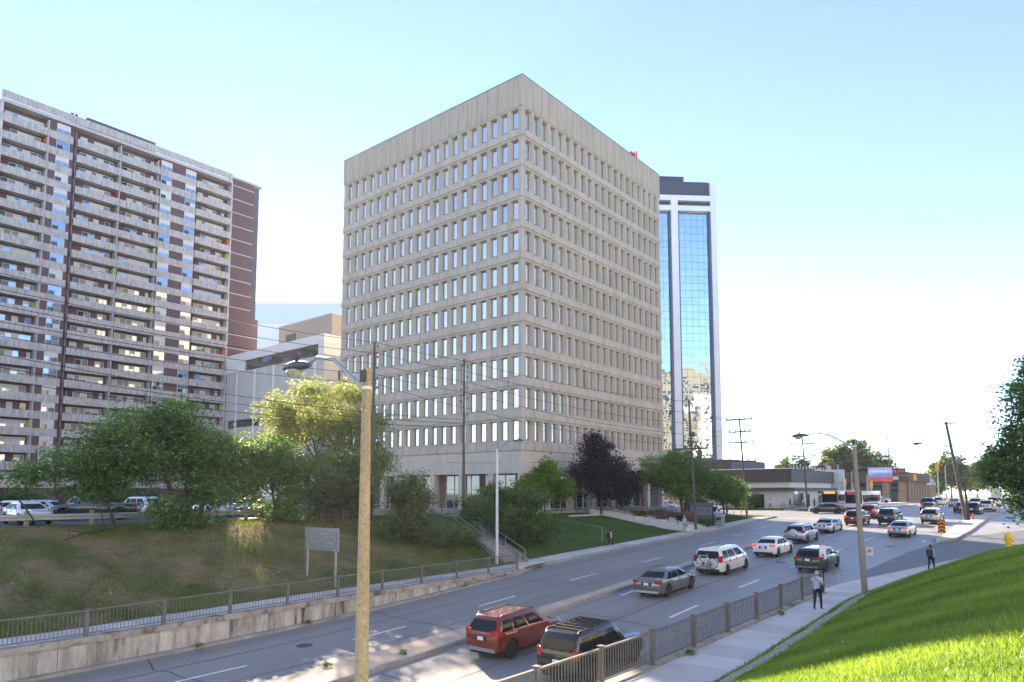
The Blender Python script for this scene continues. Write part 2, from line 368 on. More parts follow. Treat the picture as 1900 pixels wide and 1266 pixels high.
for k in range(14):
    a=71+k*3.05; c=a+3.05
    fr=lambda u:float(np.interp(u,[71,72.5,82,95,108,116],[10.4,9.5,9.2,9.3,9.6,9.3])); fl=lambda u:float(np.interp(u,[71,72,80,92,104,116],[10.6,11.0,11.1,11.4,11.4,11.4]))
    mb=MB(); hexa(mb,a+.015,c-.015,(fr(a),fr(c)),(fl(a),fl(c)),(zr(a)-.2,zr(c)-.2),(zr(a)+.15,zr(c)+.15)); mb.obj('island_slab',[m_walk2,m_kerb],isl)
kk=empty('island_kerb'); props(kk,kind='structure')
kerbs('',71.2,113,lambda u:float(np.interp(u,[71,72.5,82,95,108,116],[10.38,9.48,9.18,9.28,9.58,9.28])),.14,.165,m_kerb,parent=kk)
kerbs('',71.2,113,lambda u:float(np.interp(u,[71,72,80,92,104,116],[10.62,11.02,11.12,11.42,11.42,11.42])),.14,.165,m_kerb,side=-1,parent=kk)
# ---------------------------------------------------------------- paint and tar on the road
def strip(name,pts,w,mat,parent,lift=.014):
    """flat ribbon on the road through (u,v) points"""
    mb=MB(); P=[];n=len(pts)
    for i,(a,b) in enumerate(pts):
        t=Vector((pts[min(i+1,n-1)][0]-pts[max(i-1,0)][0],pts[min(i+1,n-1)][1]-pts[max(i-1,0)][1])).normalized()
        q=Vector((-t.y,t.x))*w/2
        P+=[W(a+q.x,b+q.y,zr(a+q.x)+lift),W(a-q.x,b-q.y,zr(a-q.x)+lift)]
    mb.add(P,[(2*i,2*i+1,2*i+3,2*i+2) for i in range(n-1)]); return mb.obj(name,mat,parent)
def dash(u0,u1,v,w=.17): strip('lane_dash',[(u0+(u1-u0)*i/5,v) for i in range(6)],w,m_paint,road)
for a in (4.4,13.5,22.5,31.5,40.3,49.6,59.2,70.4): dash(a,a+3.2,16.1)
for a in (3.2,12.0,20.4,28.9,37.7,47.2): dash(a,a+3.2,26.3)
dash(60.0,63.2,27.4); dash(69.2,72.6,28.2); dash(78,81.2,28.8)
dash(72.5,90,20.1,.12); dash(35,38.0,20.9); dash(80,83.2,16.4); dash(71.0,71.9,11.6,.3)
for a in (123,132,141,150,159,168): dash(a,a+3,16.5); dash(a,a+3,20.5); dash(a,a+3,29.6)
strip('crossing_line',[(93.6,25.+.9*i) for i in range(8)],.25,m_paint,road); strip('crossing_line',[(95.3,33.+i) for i in range(2)],.25,m_paint,road)
def wander(u0,u1,v,amp=.05,step=1.):
    n=int((u1-u0)/step)+1; return [(u0+(u1-u0)*i/n,v+random.uniform(-amp,amp)) for i in range(n+1)]
strip('tar_seam',wander(-2,72,18.15,.05),.055,m_tar,road,.009); strip('tar_seam',wander(-2,92,28.35,.05),.055,m_tar,road,.009)
strip('tar_seam',wander(4,46,14.05,.05),.04,m_tar,road,.009); strip('tar_seam',wander(10,60,24.6,.06),.04,m_tar,road,.009)
for (a,v0,v1) in ((13.2,23.4,30.5),(16.8,12.,21),(24.2,23.3,30.6),(29.5,12.,21.3),(36.7,22.7,30.6),(44.5,11.8,21.7),(54,24,32),(57,12,22),(71,24,32)):
    x=a; pts=[]
    for i in range(9): pts.append((x,v0+(v1-v0)*i/8)); x+=random.uniform(-.35,.35)
    strip('tar_crack',pts,.045,m_tar,road,.010)
for s,e in (((45.5,13.0),(40.2,12.7)),((49.5,12.2),(46.4,12.6))):
    n=8; strip('chalk_mark',[(s[0]+(e[0]-s[0])*i/n,s[1]+(e[1]-s[1])*i/n+random.uniform(-.22,.22)) for i in range(n+1)],.06,m_paint,road,.016)
m_cover=M('iron_cover',(.09,.085,.08),.6,.4,var=.2,scale=12)
for (a,v) in ((52,17.6),(66,13.2),(18.5,27.3),(82,26.5)):
    mb=MB(); mb.lathe([(.36,0),(.36,.012),(.30,.016)],18); o=mb.obj('manhole_cover',m_cover,road); o.location=W(a,v,zr(a)+.004); o.rotation_euler=(math.atan((zr(a+1)-zr(a-1))/2),0,0)
# ---------------------------------------------------------------- retaining walls
rw=empty('retaining_wall',label='low stained concrete retaining wall below the far railing, beside the roadway',cat='wall')
u=-2.2
while u<38.2:
    b=min(u+6.1,38.5); mb=MB()
    for i in range(4):
        a=u+(b-u)*i/4; c=u+(b-u)*(i+1)/4
        hexa(mb,a+(.012 if i==0 else 0),c-(.012 if i==3 else 0),(31.05,)*2,(31.42,)*2,(zr(a)-.2,zr(c)-.2),(swL(a)-.24,swL(c)-.24))
    mb.obj('wall_panel',m_wall,rw); u=b
u=-2.2
while u<38.4:
    b=min(u+3.05,38.7); mb=MB(); dz=random.uniform(-.012,.012); dv=random.uniform(-.012,.012)
    hexa(mb,u+.01,b-.01,(30.96+dv,)*2,(31.45,)*2,(swL(u)-.235,swL(b)-.235),(swL(u)+.012+dz,swL(b)+.012+dz)); mb.obj('coping_stone',m_cop,rw); u=b
rw2=empty('retaining_wall',label='low concrete wall carrying the near railing beside the pavement with walkers',cat='wall')
u=5.45
while u<39.2:
    b=min(u+3.05,39.4); mb=MB(); hexa(mb,u+.01,b-.01,(11.34,)*2,(10.96,)*2,(zr(u)-.2,zr(b)-.2),(swR(u)+.05,swR(b)+.05)); mb.obj('coping_stone',m_cop,rw2); u=b
# ---------------------------------------------------------------- balustrades
bal_me=MB().box(-.011,.011,-.011,.011,0,1).mesh('baluster',m_rail)
def balustrade(label,posts,v,zf,nb):
    e=empty('railing',loc=W(posts[0],v,zf(posts[0])),label=label,cat='railing',group='steel railings along the road'); inv=Matrix.Translation(-e.location)
    for k,p in enumerate(posts):
        z=zf(p); mb=MB(); mb.box(-.065,.065,-.065,.065,0,1.09,bev=.012); mb.box(-.10,.10,-.10,.10,1.09,1.125,bev=.01)
        mb.box(-.10,.10,-.10,.10,-.02,.015); mb.obj('post',m_rail,e,loc=W(p,v,z)-e.location)
        if k==len(posts)-1: break
        q=posts[k+1]; z2=zf(q)
        mb=MB(); hexa(mb,p+.066,q-.066,(v-.045,)*2,(v+.045,)*2,(z+1.0,z2+1.0),(z+1.055,z2+1.055)); o=mb.obj('top_rail',m_rail,e); o.location=-e.location
        mb=MB(); hexa(mb,p+.066,q-.066,(v-.02,)*2,(v+.02,)*2,(z+.10,z2+.10),(z+.14,z2+.14)); o=mb.obj('bottom_rail',m_rail,e); o.location=-e.location
        for i in range(nb):
            t=(i+.6)/(nb+.2); uu=p+(q-p)*t; zz=z+(z2-z)*t
            o=link('baluster',bal_me,e,loc=W(uu,v,zz+.14)-e.location); o.scale=(1,1,.862)
balustrade('grey steel railing on the stained wall across the road, below the tree-lined bank',[11.01+3.03*k for k in range(-4,10)],31.2,lambda u:swL(u)+.012,20)
balustrade('grey steel railing between the roadway and the near pavement, past the dark SUV',[5.3+3.05*k for k in range(0,12)],11.13,lambda u:swR(u)+.05,21)
# worn dirt strip beside the near pavement
md=M('dirt_path',(.38,.33,.25),.95,var=.2,scale=2,fine=.2,col2=(.16,.15,.07),s2=2.2,th=(.56,.66))
def dv(u,k): return .18*math.sin(u*1.3+k)+.10*math.sin(u*3.1+2*k)
grid('dirt_path',list(np.arange(8,45,.4)),lambda u:np.linspace(VB(u)-.42+dv(u,0)*.5,VB(u)-1.3+dv(u,2)*.7,4),lambda u,v:HR(u,v)+.045,md)
# ================================================================ office tower
OU,OV,OW=63.2,50.67,35.2; BAY=(OW-.9)/20; FH=3.842; Z0=4.89
off=empty('office_tower',loc=W(OU,OV,-2.2),label='beige precast concrete office tower with deep-set windows in the centre',cat='building')
def opart(name,me,loc,rz=0):
    o=link(name,me,off); o.location=loc-off.location; o.rotation_euler=(0,0,rz); return o
def prism(mb,prof,x0,x1,m=0):
    n=len(prof); vs=[(x0,-o,z) for o,z in prof]+[(x1,-o,z) for o,z in prof]
    fs=[tuple(range(n)),tuple(range(2*n-1,n-1,-1))]+[(i,i+n,(i+1)%n+n,(i+1)%n) for i in range(n)]
    mb.add(vs,[f[::-1] for f in fs],m)
SD=.45; X0,X1=.185,BAY-.185; XI0,XI1=.38,BAY-.38; ZS,ZH=.96,3.62; ZI0,ZI1=1.32,3.56
pier=[(-.64,0),(.0,0),(.0,.06),(.085,.08),(.085,.17),(.03,.9),(0,1.02),(0,FH-.012),(-.64,FH-.012)]
sill=[(-.64,0),(.0,0),(.0,.06),(.10,.08),(.10,.17),(.03,ZS-.02),(-.012,ZS),(-.64,ZS-.04)]
mb=MB(); g=.028
prism(mb,pier,g,X0); prism(mb,pier,X1,BAY-g); prism(mb,sill,X0,X1)
prism(mb,[(-.64,ZH),(-.012,ZH),(-.012,FH-.014),(-.64,FH-.014)],X0,X1)
O=[(X0,.012,ZS),(X1,.012,ZS),(X1,.012,ZH),(X0,.012,ZH)]; I=[(XI0,SD,ZI0),(XI1,SD,ZI0),(XI1,SD,ZI1),(XI0,SD,ZI1)]
mb.add(O+I,[(0,1,5,4),(1,2,6,5),(2,3,7,6),(3,0,4,7)])
me_panel=mb.mesh('facade_panel',m_precast)
mb=MB(); mb.box(XI0-.02,XI1+.02,SD-.002,SD+.03,ZI0-.02,ZI1+.02,0)
for a,b in ((XI0,XI0+.03),(XI1-.03,XI1)): mb.box(a,b,SD-.03,SD-.003,ZI0,ZI1,1)
mb.box(XI0+.031,XI1-.031,SD-.03,SD-.003,ZI0,ZI0+.035,1); mb.box(XI0+.031,XI1-.031,SD-.03,SD-.003,ZI1-.035,ZI1,1)
me_win=mb.mesh('window',[m_oglass,m_frame]); wv=random.Random(17)
def fplace(face,i,z):           # lower-left corner of bay i counted from the near corner
    if face==0: return W(OU,OV+.45+BAY*(i+1),z),0
    return W(OU+.45+BAY*i,OV,z),R(90)
far=[]
for face in (0,1):
    rest_p=[];rest_w=[]
    for i in range(20):
        for k in range(11):
            loc,rz=fplace(face,i,Z0+FH*k)
            if i<14: opart('facade_panel',me_panel,loc,rz); o=opart('window',me_win,loc,rz); q=wv.random(); (setattr(o.material_slots[0],'link','OBJECT'),setattr(o.material_slots[0],'material',m_oglass2 if q<.10 else m_oglass3)) if q<.28 else None
            else:
                mt=Matrix.Translation(loc)@Matrix.Rotation(rz,4,'Z'); far.append(mt)
for nm,me in (('facade_panel',me_panel),('window',me_win)):
    bm=bmesh.new()
    for mt in far:
        n=len(bm.verts); bm.from_mesh(me); bm.verts.ensure_lookup_table()
        bmesh.ops.transform(bm,matrix=Matrix.Translation(-off.location)@mt,verts=bm.verts[n:])
    m2=bpy.data.meshes.new(nm+'s_receding'); bm.to_mesh(m2); bm.free()
    for m in me.materials: m2.materials.append(m)
    props(link(nm,m2,off),kind='stuff')
# corners
for (cu,cv,su,sv) in ((OU,OV,1,1),(OU,OV+OW,1,-1),(OU+OW,OV,-1,1)):
    for k in range(11):
        z=Z0+FH*k; mb=MB()
        def ring(o,zz,c=.10): 
            a=[(-o,.45),(-o,c-o*.4),(c-o*.4,-o),(.45,-o),(.45,.45)]
            return [W(cu+su*p,cv+sv*q,zz) for p,q in a]
        rr=[ring(0,z),ring(0,z+.06),ring(.09,z+.08),ring(.09,z+.17),ring(.0,z+1.05),ring(-.02,z+3.55),ring(-.02,z+FH-.2),ring(.0,z+FH-.012)]
        if su*sv>0: rr=[r[::-1] for r in rr]
        mb.loft(rr); o=mb.obj('corner_column',m_precast,off); o.location=-off.location
core=MB(); core.ubox(OU+.66,OU+OW-.3,OV+.66,OV+OW-.3,Z0-.3,Z0+FH*11+.2); core.ubox(OU+.26,OU+.5,OV+.26,OV+OW-.3,Z0+FH*11-.2,Z0+FH*11+3.7); core.ubox(OU+.51,OU+OW-.3,OV+.26,OV+.5,Z0+FH*11-.2,Z0+FH*11+3.7); o=core.obj('core_wall',M('core_dark',(.07,.065,.06),.9,var=0),off); o.location=-off.location
rf=MB(); rf.ubox(OU+.3,OU+OW-.3,OV+.3,OV+OW-.3,50.0,50.3); o=rf.obj('roof',m_roof,off); o.location=-off.location
# parapet
mb=MB(); mb.box(.028,BAY-.028,-.07,.25,0,3.80,bev=.015); mb.box(.028,BAY-.028,-.02,.25,-.10,.0); me_par=mb.mesh('parapet_panel',m_parapet)
for face in (0,1):
    for i in range(20): opart('parapet_panel',me_par,*fplace(face,i,Z0+FH*11+.03))
for cu,cv in ((OU,OV),(OU,OV+OW-.38),(OU+OW-.38,OV)):
    mb=MB(); mb.ubox(cu-.07 if cu==OU else cu,cu+.44,cv-.07 if cv==OV else cv,cv+.44,Z0+FH*11-.06,Z0+FH*11+3.83,bev=.015); o=mb.obj('parapet_corner',m_parapet,off); o.location=-off.location
mb=MB(); mb.ubox(OU-.10,OU+.3,OV-.10,OV+OW,50.99,51.05); mb.ubox(OU+.301,OU+OW,OV-.10,OV+.3,50.99,51.05); o=mb.obj('coping_flashing',m_frame,off); o.location=-off.location
mb=MB(); mb.ubox(OU+OW-.3,OU+OW,OV+.25,OV+OW,-2.2,50.9); mb.ubox(OU+.25,OU+OW-.31,OV+OW-.3,OV+OW,-2.2,50.9); o=mb.obj('rear_wall',m_precast,off); o.location=-off.location
# band above the ground floor
BW=OW/7
for face in (0,1):
    for i in range(7):
        mb=MB()
        a,b=BW*i+.012,BW*(i+1)-.012
        if i==0: a=-.06 if face==0 else .31
        if face==0: mb.ubox(OU-.06,OU+.30,OV+a,OV+b,2.25,Z0-.03,bev=.012)
        else: mb.ubox(OU+a,OU+b,OV-.06,OV+.30,2.25,Z0-.03,bev=.012)
        o=mb.obj('band_panel',m_precast2,off); o.location=-off.location
mb=MB(); mb.ubox(OU+.302,OU+OW-.3,OV+.302,OV+OW-.3,2.4,2.8); o=mb.obj('soffit',m_precast2,off); o.location=-off.location
for face in (0,1):
    for i in range(8):
        mb=MB(); t=min(max(BW*i,.45),OW-.5)
        if face==0: mb.ubox(OU+.02,OU+.72,OV+t-.38,OV+t+.38,-2.2,2.26,bev=.02)
        elif i>0: mb.ubox(OU+t-.38,OU+t+.38,OV+.02,OV+.72,-2.2,2.26,bev=.02)
        else: continue
        o=mb.obj('column',m_precast2,off); o.location=-off.location
mb=MB(); mb.ubox(OU+3.2,OU+OW-.31,OV+3.2,OV+OW-.31,-2.2,2.4); o=mb.obj('ground_floor_wall',m_brickw,off); o.location=-off.location
def storefront(face,a,b,door=False):
    mb=MB(); n=max(2,int((b-a)/1.5)); 
    def bx(s,e,o0,o1,z0,z1,m):
        if face==0: mb.ubox(OU+3.2-o1,OU+3.2-o0,OV+s,OV+e,z0,z1,m)
        else: mb.ubox(OU+s,OU+e,OV+3.2-o1,OV+3.2-o0,z0,z1,m)
    bx(a,b,.02,.05,-2.1,2.3,0)
    for i in range(n+1): x=a+(b-a)*i/n; bx(x-.04,x+.04,.051,.12,-2.15,2.35,1)
    for z in (-2.15,.35,2.25): bx(a+.04,b-.04,.053,.11,z,z+.08,1)
    if door: bx(a+1.5,a+1.58,.055,.14,-2.2,.1,1); bx(a+2.6,a+2.68,.055,.14,-2.2,.1,1); bx(a+1.581,a+2.599,.055,.14,0.02,.1,1); bx(a+1.581,a+2.599,.055,.14,-1.25,-1.15,1)
    o=mb.obj('shop_window',[m_shop,m_white],off); o.location=-off.location
storefront(0,3.6,8.6); storefront(0,9.6,15.6,True); storefront(0,17,21.5); storefront(0,23.5,27)
for a,b in ((4,8.6),(9.6,14.),(15.5,19.),(20.5,25),(26.5,33)): storefront(1,a,b,a==15.5)
# flag on the roof
fl=empty('flag',loc=W(95.5,54.2,50.3),label='red and white maple leaf flag on a short pole on the office roof',cat='flag')
MB().tube((0,0,0),(0,0,5.0),.05,.035).obj('flagpole',m_white,fl)
m_fr=M('flag_red',(.65,.03,.03),.7,var=.05); m_fw=M('flag_white',(.8,.8,.8),.7,var=.03)
mb=MB(); nx=12
fp=lambda i,j:(.05+i/nx*1.5*.75,.10*math.sin(i*.9)+.3*i/nx,4.85-j*1.1-.55*(i/nx)-.12*math.sin(i*.5))
for i in range(nx): mb.add([fp(i,0),fp(i+1,0),fp(i+1,1),fp(i,1)],[(0,1,2,3)],0 if (i<3 or i>=9) else 1)
f_=mb.obj('cloth',[m_fr,m_fw],fl)
leaf=[(0,.5),(.12,.28),(.3,.36),(.24,.1),(.46,.14),(.38,-.05),(.46,-.12),(.18,-.26),(.2,-.36),(.03,-.32),(.03,-.5),(-.03,-.5),(-.03,-.32),(-.2,-.36),(-.18,-.26),(-.46,-.12),(-.38,-.05),(-.46,.14),(-.24,.1),(-.3,.36),(-.12,.28)]
for s in (-1,1):
    vs=[]
    for a,b in leaf:
        c=fp(6,.5); vs.append((c[0]+a*.62,c[1]+s*.06+.1*a,c[2]+b*.8-.3*a))
    MB().add(vs,[tuple(range(len(leaf)))]).obj('maple_leaf',m_fr,f_)
# ================================================================ apartment slab
m_brick=M('apt_brick',(.15,.095,.098),.9,var=.14,scale=1.2,stretch=(1,1,3),fine=.15,bump=.2,bscale=30)
m_apc=M('apt_concrete',(.53,.505,.485),.9,var=.2,scale=2.2,stretch=(1,1.6,.3),col2=(.31,.285,.275),s2=2.0,th=(.48,.72),st2=(1,1.5,.3),fine=.08)
m_aps=M('apt_slab',(.48,.46,.44),.9,var=.1,scale=1)
m_apw=M('apt_inner_wall',(.42,.41,.40),.9,var=.06)
m_g1=glass('apt_glass_sky',(.75,.85,.95),(.04,.06,.07),.03,.5); m_g2=glass('apt_glass_dark',(.5,.55,.6),(.015,.018,.02),.03,.18)
m_bl=M('blind',(.60,.60,.57),.8,var=.06,scale=2); m_cur=M('curtain',(.34,.30,.25),.9,var=.2,scale=2,stretch=(1,8,.2))
AV=132.5; AF=2.83; AZ=1.0
apt=empty('apartment_block',loc=W(30.3,AV,0),label='long brown-brick apartment block with concrete balconies at the left',cat='building')
def apart(name,mb,mats,loc=None):
    o=mb.obj(name,mats,apt) if isinstance(mb,MB) else link(name,mb,apt)
    o.location=-apt.location if loc is None else loc-apt.location; return o
class Boxes:
    def __init__(s): s.b=[]
    def ubox(s,*a): s.b.append(a)
def aboxes(name,B,mat):
    for b in B.b: apart(name,MB().ubox(*b),mat)
mb=Boxes(); mb.ubox(30.6,76.3,AV+1.62,AV+18,-2.2,63.4); aboxes('wall',mb,m_brick)
mb=Boxes(); mb.ubox(30.3,30.58,AV-.02,AV+18,-2.2,63.4); mb.ubox(69.72,69.98,AV-.02,AV+1.6,-2.2,63.4); aboxes('end_wall',mb,m_apc)
mb=Boxes(); mb.ubox(70.0,74.7,AV+.05,AV+1.6,-2.2,64.6); mb.ubox(74.71,76.5,AV+1.2,AV+1.6,36,64.6); mb.ubox(74.71,76.5,AV+.05,AV+1.6,-2.2,36); aboxes('brick_end_bay',mb,m_brick)
m_recess=M('recess_panel',(.10,.10,.12),.6,var=.1); mb=Boxes(); mb.ubox(74.9,76.3,AV+1.10,AV+1.18,36.2,64.4); aboxes('recess_panel',mb,m_recess)
for k in range(23): mb=Boxes(); mb.ubox(70.0,74.7 if k>12 else 76.5,AV-.03,AV+.049,AZ+AF*k-.22,AZ+AF*k-.04); aboxes('slab_edge',mb,m_aps)
mb=Boxes(); mb.ubox(37.2,40.8,AV+.28,AV+1.6,-2.2,63.4); mb.ubox(40.81,41.4,AV+.9,AV+1.6,-2.2,63.4); mb.ubox(55.5,62.55,AV+.28,AV+1.6,-2.2,63.4); aboxes('brick_bay',mb,m_brick)
def ribbed(w,name):
    mb=MB(); mb.box(0,w,0,.12,-.24,1.0); n=int(w/.36)
    for i in range(n):
        x=(i+.5)*w/n; mb.box(x-.08,x+.08,-.075,-.001,-.10+.03*((i*7)%3),.95-.05*((i*5)%4))
    mb.box(-.01,w+.01,-.05,.13,1.001,1.05)
    return mb.mesh(name,m_apc)
rb={}
def rib(w,name='balcony_front'):
    if w not in rb: rb[w]=ribbed(w,name)
    return rb[w]
# meshes run along local +x; the facade faces +X in the world, so turn by 90 degrees (x -> u)
def aface(name,me,u,v,z): o=apart(name,me,None,W(u,v,z)); o.rotation_euler=(0,0,R(90)); return o
def glazing(seed,w):
    rd=random.Random(seed); mb=MB(); x=0; 
    while x<w-.5:
        t=rd.choice(['g','g','g','b','d','w']); ww=min(rd.choice([.85,1.0,1.1]),w-x)
        m={'g':0,'d':1,'b':2,'w':3}[t]
        if rd.random()<.14: mb.box(x,x+ww,0,.12,0,2.3,5)
        else:
            mb.box(x+.05,x+ww-.05,.04,.07,.08,2.22,m); 
            mb.box(x,x+.05,0,.1,0,2.3,4); mb.box(x+ww-.05,x+ww,0,.1,0,2.3,4); mb.box(x+.05,x+ww-.05,0,.1,2.22,2.3,4)
            if m in(0,1) and rd.random()<.5: mb.box(x+.05,x+ww-.05,.045,.075-.04,1.3+rd.random()*.5,2.21,2)
        x+=ww
    return mb.mesh('balcony_glazing',[m_g1,m_g2,m_bl,m_cur,m_white,m_brick])
GL=[glazing(s,5.6) for s in range(9)]
def winm(seed):
    rd=random.Random(seed+40); mb=MB(); mb.box(0,2.0,0,.08,0,1.75,4); 
    a=rd.choice([0,0,2]); b=rd.choice([0,1,2]); 
    mb.box(.06,1.94,-.02,-.001,.85,1.69,rd.choice([2,2,0])); mb.box(.06,.97,-.02,-.001,.06,.80,rd.choice([1,0])); mb.box(1.03,1.94,-.02,-.001,.06,.80,rd.choice([0,2]))
    return mb.mesh('window',[m_g1,m_g2,m_bl,m_cur,m_white])
WM=[winm(s) for s in range(6)]
rr=random.Random(3)
scr=[M('screen_orange',(.75,.12,.03),.6,var=0),M('screen_yellow',(.62,.55,.10),.6,var=0),M('screen_green',(.35,.5,.12),.6,var=0),M('screen_red',(.5,.03,.05),.6,var=0),M('screen_pink',(.65,.35,.3),.6,var=0)]
for k in range(22):
    z=AZ+AF*k
    mb=Boxes()
    for a,b in ((30.58,37.19),(41.41,55.49),(62.56,69.71)): mb.ubox(a,b,AV+.13,AV+1.61,z-.2,z)
    aboxes('floor_slab',mb,m_aps)
    aface('balcony_front',rib(6.9),30.3,AV,z); aface('spandrel_panel',rib(3.55),37.25,AV+.14,z); aface('balcony_front',rib(7.1),41.42,AV,z)
    aface('balcony_front',rib(6.85),48.6,AV,z); aface('spandrel_panel',rib(6.95),55.55,AV+.14,z); aface('balcony_front',rib(7.15),62.58,AV,z)
    mb=Boxes(); mb.ubox(36.95,37.19,AV+.13,AV+1.61,z,z+AF-.2); mb.ubox(48.45,48.65,AV+.13,AV+1.61,z,z+AF-.2); mb.ubox(41.41,41.5,AV+.8,AV+1.61,z,z+AF-.2); mb.ubox(55.3,55.49,AV+.5,AV+1.61,z,z+AF-.2); aboxes('divider_wall',mb,m_apw)
    for a in (31.1,42.3,49.3,63.4): aface('balcony_glazing',rr.choice(GL),a,AV+1.49,z)
    for a in (38.3,55.75,60.4): aface('window',rr.choice(WM),a,AV+.20,z+1.0-.05)
    if rr.random()<.45:
        mb=Boxes(); a=rr.choice([(36.7,36.94),(48.2,48.44),(55.05,55.29),(69.3,69.7)]); mb.ubox(a[0],a[1],AV+.3,AV+1.4,z+.02,z+2.2); aboxes('privacy_screen',mb,rr.choice(scr))
aface('roof_parapet',ribbed(39.6,'roof_parapet'),30.2,AV-.12,64.3)
mb=Boxes(); mb.ubox(30.2,69.9,AV-.1,AV+1.61,63.41,63.95); mb.ubox(30.2,76.5,AV+1.611,AV+18,63.41,63.95); mb.ubox(69.95,76.5,AV-.05,AV+1.6,64.61,65.0); aboxes('roof_slab',mb,m_aps)
mb=Boxes(); mb.ubox(44,56,AV+4,AV+13,63.96,67.9); aboxes('penthouse',mb,m_recess)
for uu in (51.2,51.9): apart('vent_pipe',MB().tube(W(uu-9,AV+6,64),W(uu-9,AV+6,68.6),.3,.3),m_recess)
# ================================================================ low buildings between the towers
m_lrw=M('lowrise_white',(.74,.74,.72),.8,var=.05,scale=.5); m_lrg=M('lowrise_grey',(.50,.50,.49),.85,var=.1,scale=.6,stretch=(1,1,.3)); m_lrb=M('lowrise_beige',(.40,.35,.29),.85,var=.08)
m_band=glass('ribbon_glass',(.5,.55,.6),(.03,.03,.035),.05,.25)
lr=empty('lowrise_office',loc=W(70,99.7,-2.2),label='white low-rise office with dark ribbon window behind the sunlit tree',cat='building')
def lpart(e,name,mats,*bx,bev=0):
    for b in bx: o=MB().ubox(*b,bev=bev).obj(name,mats,e); o.location=-e.location
    return o
lpart(lr,'wall',m_lrg,(70,100,99.7,132.3,-2.2,23.6)); lpart(lr,'parapet',m_lrw,(69.8,100.2,99.5,132.4,25.6,27.2)); lpart(lr,'fascia',m_lrw,(69.85,100,99.55,101.2,23.61,25.59),(69.85,100,125.5,132.35,23.61,25.59)); lpart(lr,'ribbon_window',m_band,(70.2,99.8,101.21,125.49,23.61,25.59))
for i in range(5): lpart(lr,'pilaster',m_lrw,(69.9,69.99,102+6.5*i,102.5+6.5*i,-2.2,23.5))
for k in range(6):
    for i in range(4): lpart(lr,'window',m_band,(73+3.2*i,75+3.2*i,99.62,99.69,1+3.7*k,2.9+3.7*k))
for k in range(6): lpart(lr,'window_strip',m_band,(69.93,69.99,103+0*k,131,1.5+3.7*k,3.0+3.7*k)) if k<4 else None
ph=empty('rooftop_block',loc=W(76,106,26.6),label='beige rooftop plant block above the white low-rise',cat='building')
lpart(ph,'wall',m_lrb,(76,98,106,123.6,26.6,32.8)); lpart(ph,'louvre',m_recess,(75.93,75.99,117.5,121,28.2,31)); lpart(ph,'coping',m_lrg,(75.9,98.1,105.9,123.7,32.81,33.1))
fb=empty('distant_office',loc=W(190,200,-2.5),rz=0,label='pale distant office block with a wide glass band, left of the beige tower',cat='building')
m_fbw=M('far_white',(.8,.81,.81),.8,var=.03); m_fbg=glass('far_glass',(.8,.86,.9),(.55,.60,.63),.1,.2)
fb.rotation_euler=(0,0,TH); fb.scale=(1,1,.81)
lpart(fb,'wall',m_fbw,(190,230,200,335,-2.5,84)); lpart(fb,'parapet',m_fbw,(189.5,230,204.5,335,93.2,95)); lpart(fb,'glass_band',m_fbg,(189.8,229,212,334,84.01,93.19)); lpart(fb,'corner_pier',m_fbw,(189.7,229.5,204.8,211.99,84.01,93.19))
for k in range(9): lpart(fb,'window_band',m_fbg,(189.9,189.99,210,325,5+7*k,8.5+7*k))
# ================================================================ glass tower
gt=empty('glass_tower',loc=W(163.9,68.6,-2.6),rz=TH+R(4),label='blue mirror-glass tower with white frame right of the beige office',cat='building')
m_gtw=M('tower_white',(.66,.68,.70),.5,var=.05,scale=.3); m_gtd=M('tower_dark',(.045,.055,.075),.5,var=.15,scale=.4); m_gts=M('tower_reveal',(.10,.13,.17),.5,var=.1)
m_mir=glass('mirror_glass',(.46,.60,.73),(.02,.03,.04),.01,.95,.16,.22)
def gpart(name,mats,*bx,bev=0):
    for b in bx: o=MB().box(*b,bev=bev).obj(name,mats,gt)
    return o
H=2.6
gpart('core',m_gts,(-30,-.3,1.6,26,0,76)); gpart('crown',m_gtd,(-30,-8.0,.9,24,77.3,82.5),(-7.99,-1.5,.9,24,77.3,81.2))
mb=MB()
for i in range(70): mb.box(-30+i*.41,-29.85+i*.41,.84,.899,77.3,81.1)
mb.obj('crown_rib',M('rib_dark',(.09,.10,.125),.5,var=0),gt)
gpart('corner_pier',m_gtw,(-1.5,0,0,3.0,0,80.7),bev=.03); gpart('side_wall',m_gtw,(-.4,-.05,3.01,26,0,80.4))
gpart('middle_pier',m_gtw,(-11.7,-9.95,-.05,2.0,0,77.25),bev=.05); gpart('top_beam',m_gtw,(-30,-11.71,.0,1.5,75.9,77.25),(-9.94,-1.51,.0,1.5,75.9,77.25)); gpart('lower_beam',m_gtw,(-30,-11.71,.0,1.5,73.25,74.6),(-9.94,-1.51,.0,1.5,73.25,74.6))
gpart('slot_window',m_gtd,(-30,-11.71,1.0,1.4,74.61,75.89),(-9.94,-1.51,1.0,1.4,74.61,75.89)); gpart('base_beam',m_gtw,(-30,-11.71,-.02,1.5,8.6,10.2),(-9.94,-1.51,-.02,1.5,8.6,10.2)); gpart('base',m_gtd,(-30,-1.51,.1,1.5,0,8.59)); gpart('sill_band',m_gts,(-9.94,-1.51,.2,1.4,10.21,11.0))
NR=34; RH=(73.2-11.05)/NR
pane=MB().box(.03,1.60,0,.05,.03,RH-.03).mesh('pane',m_mir)
for r in range(NR):
    for c in range(5):
        o=link('pane',pane,gt,loc=(-9.6+c*1.62,1.2,11.05+r*RH),rot=(R(random.gauss(0,.16)),0,R(random.gauss(0,.22))))
    for c in range(3):
        o=link('pane',pane,gt,loc=(-16.9+c*1.62,1.2,11.05+r*RH),rot=(R(random.gauss(0,.16)),0,R(random.gauss(0,.22))))
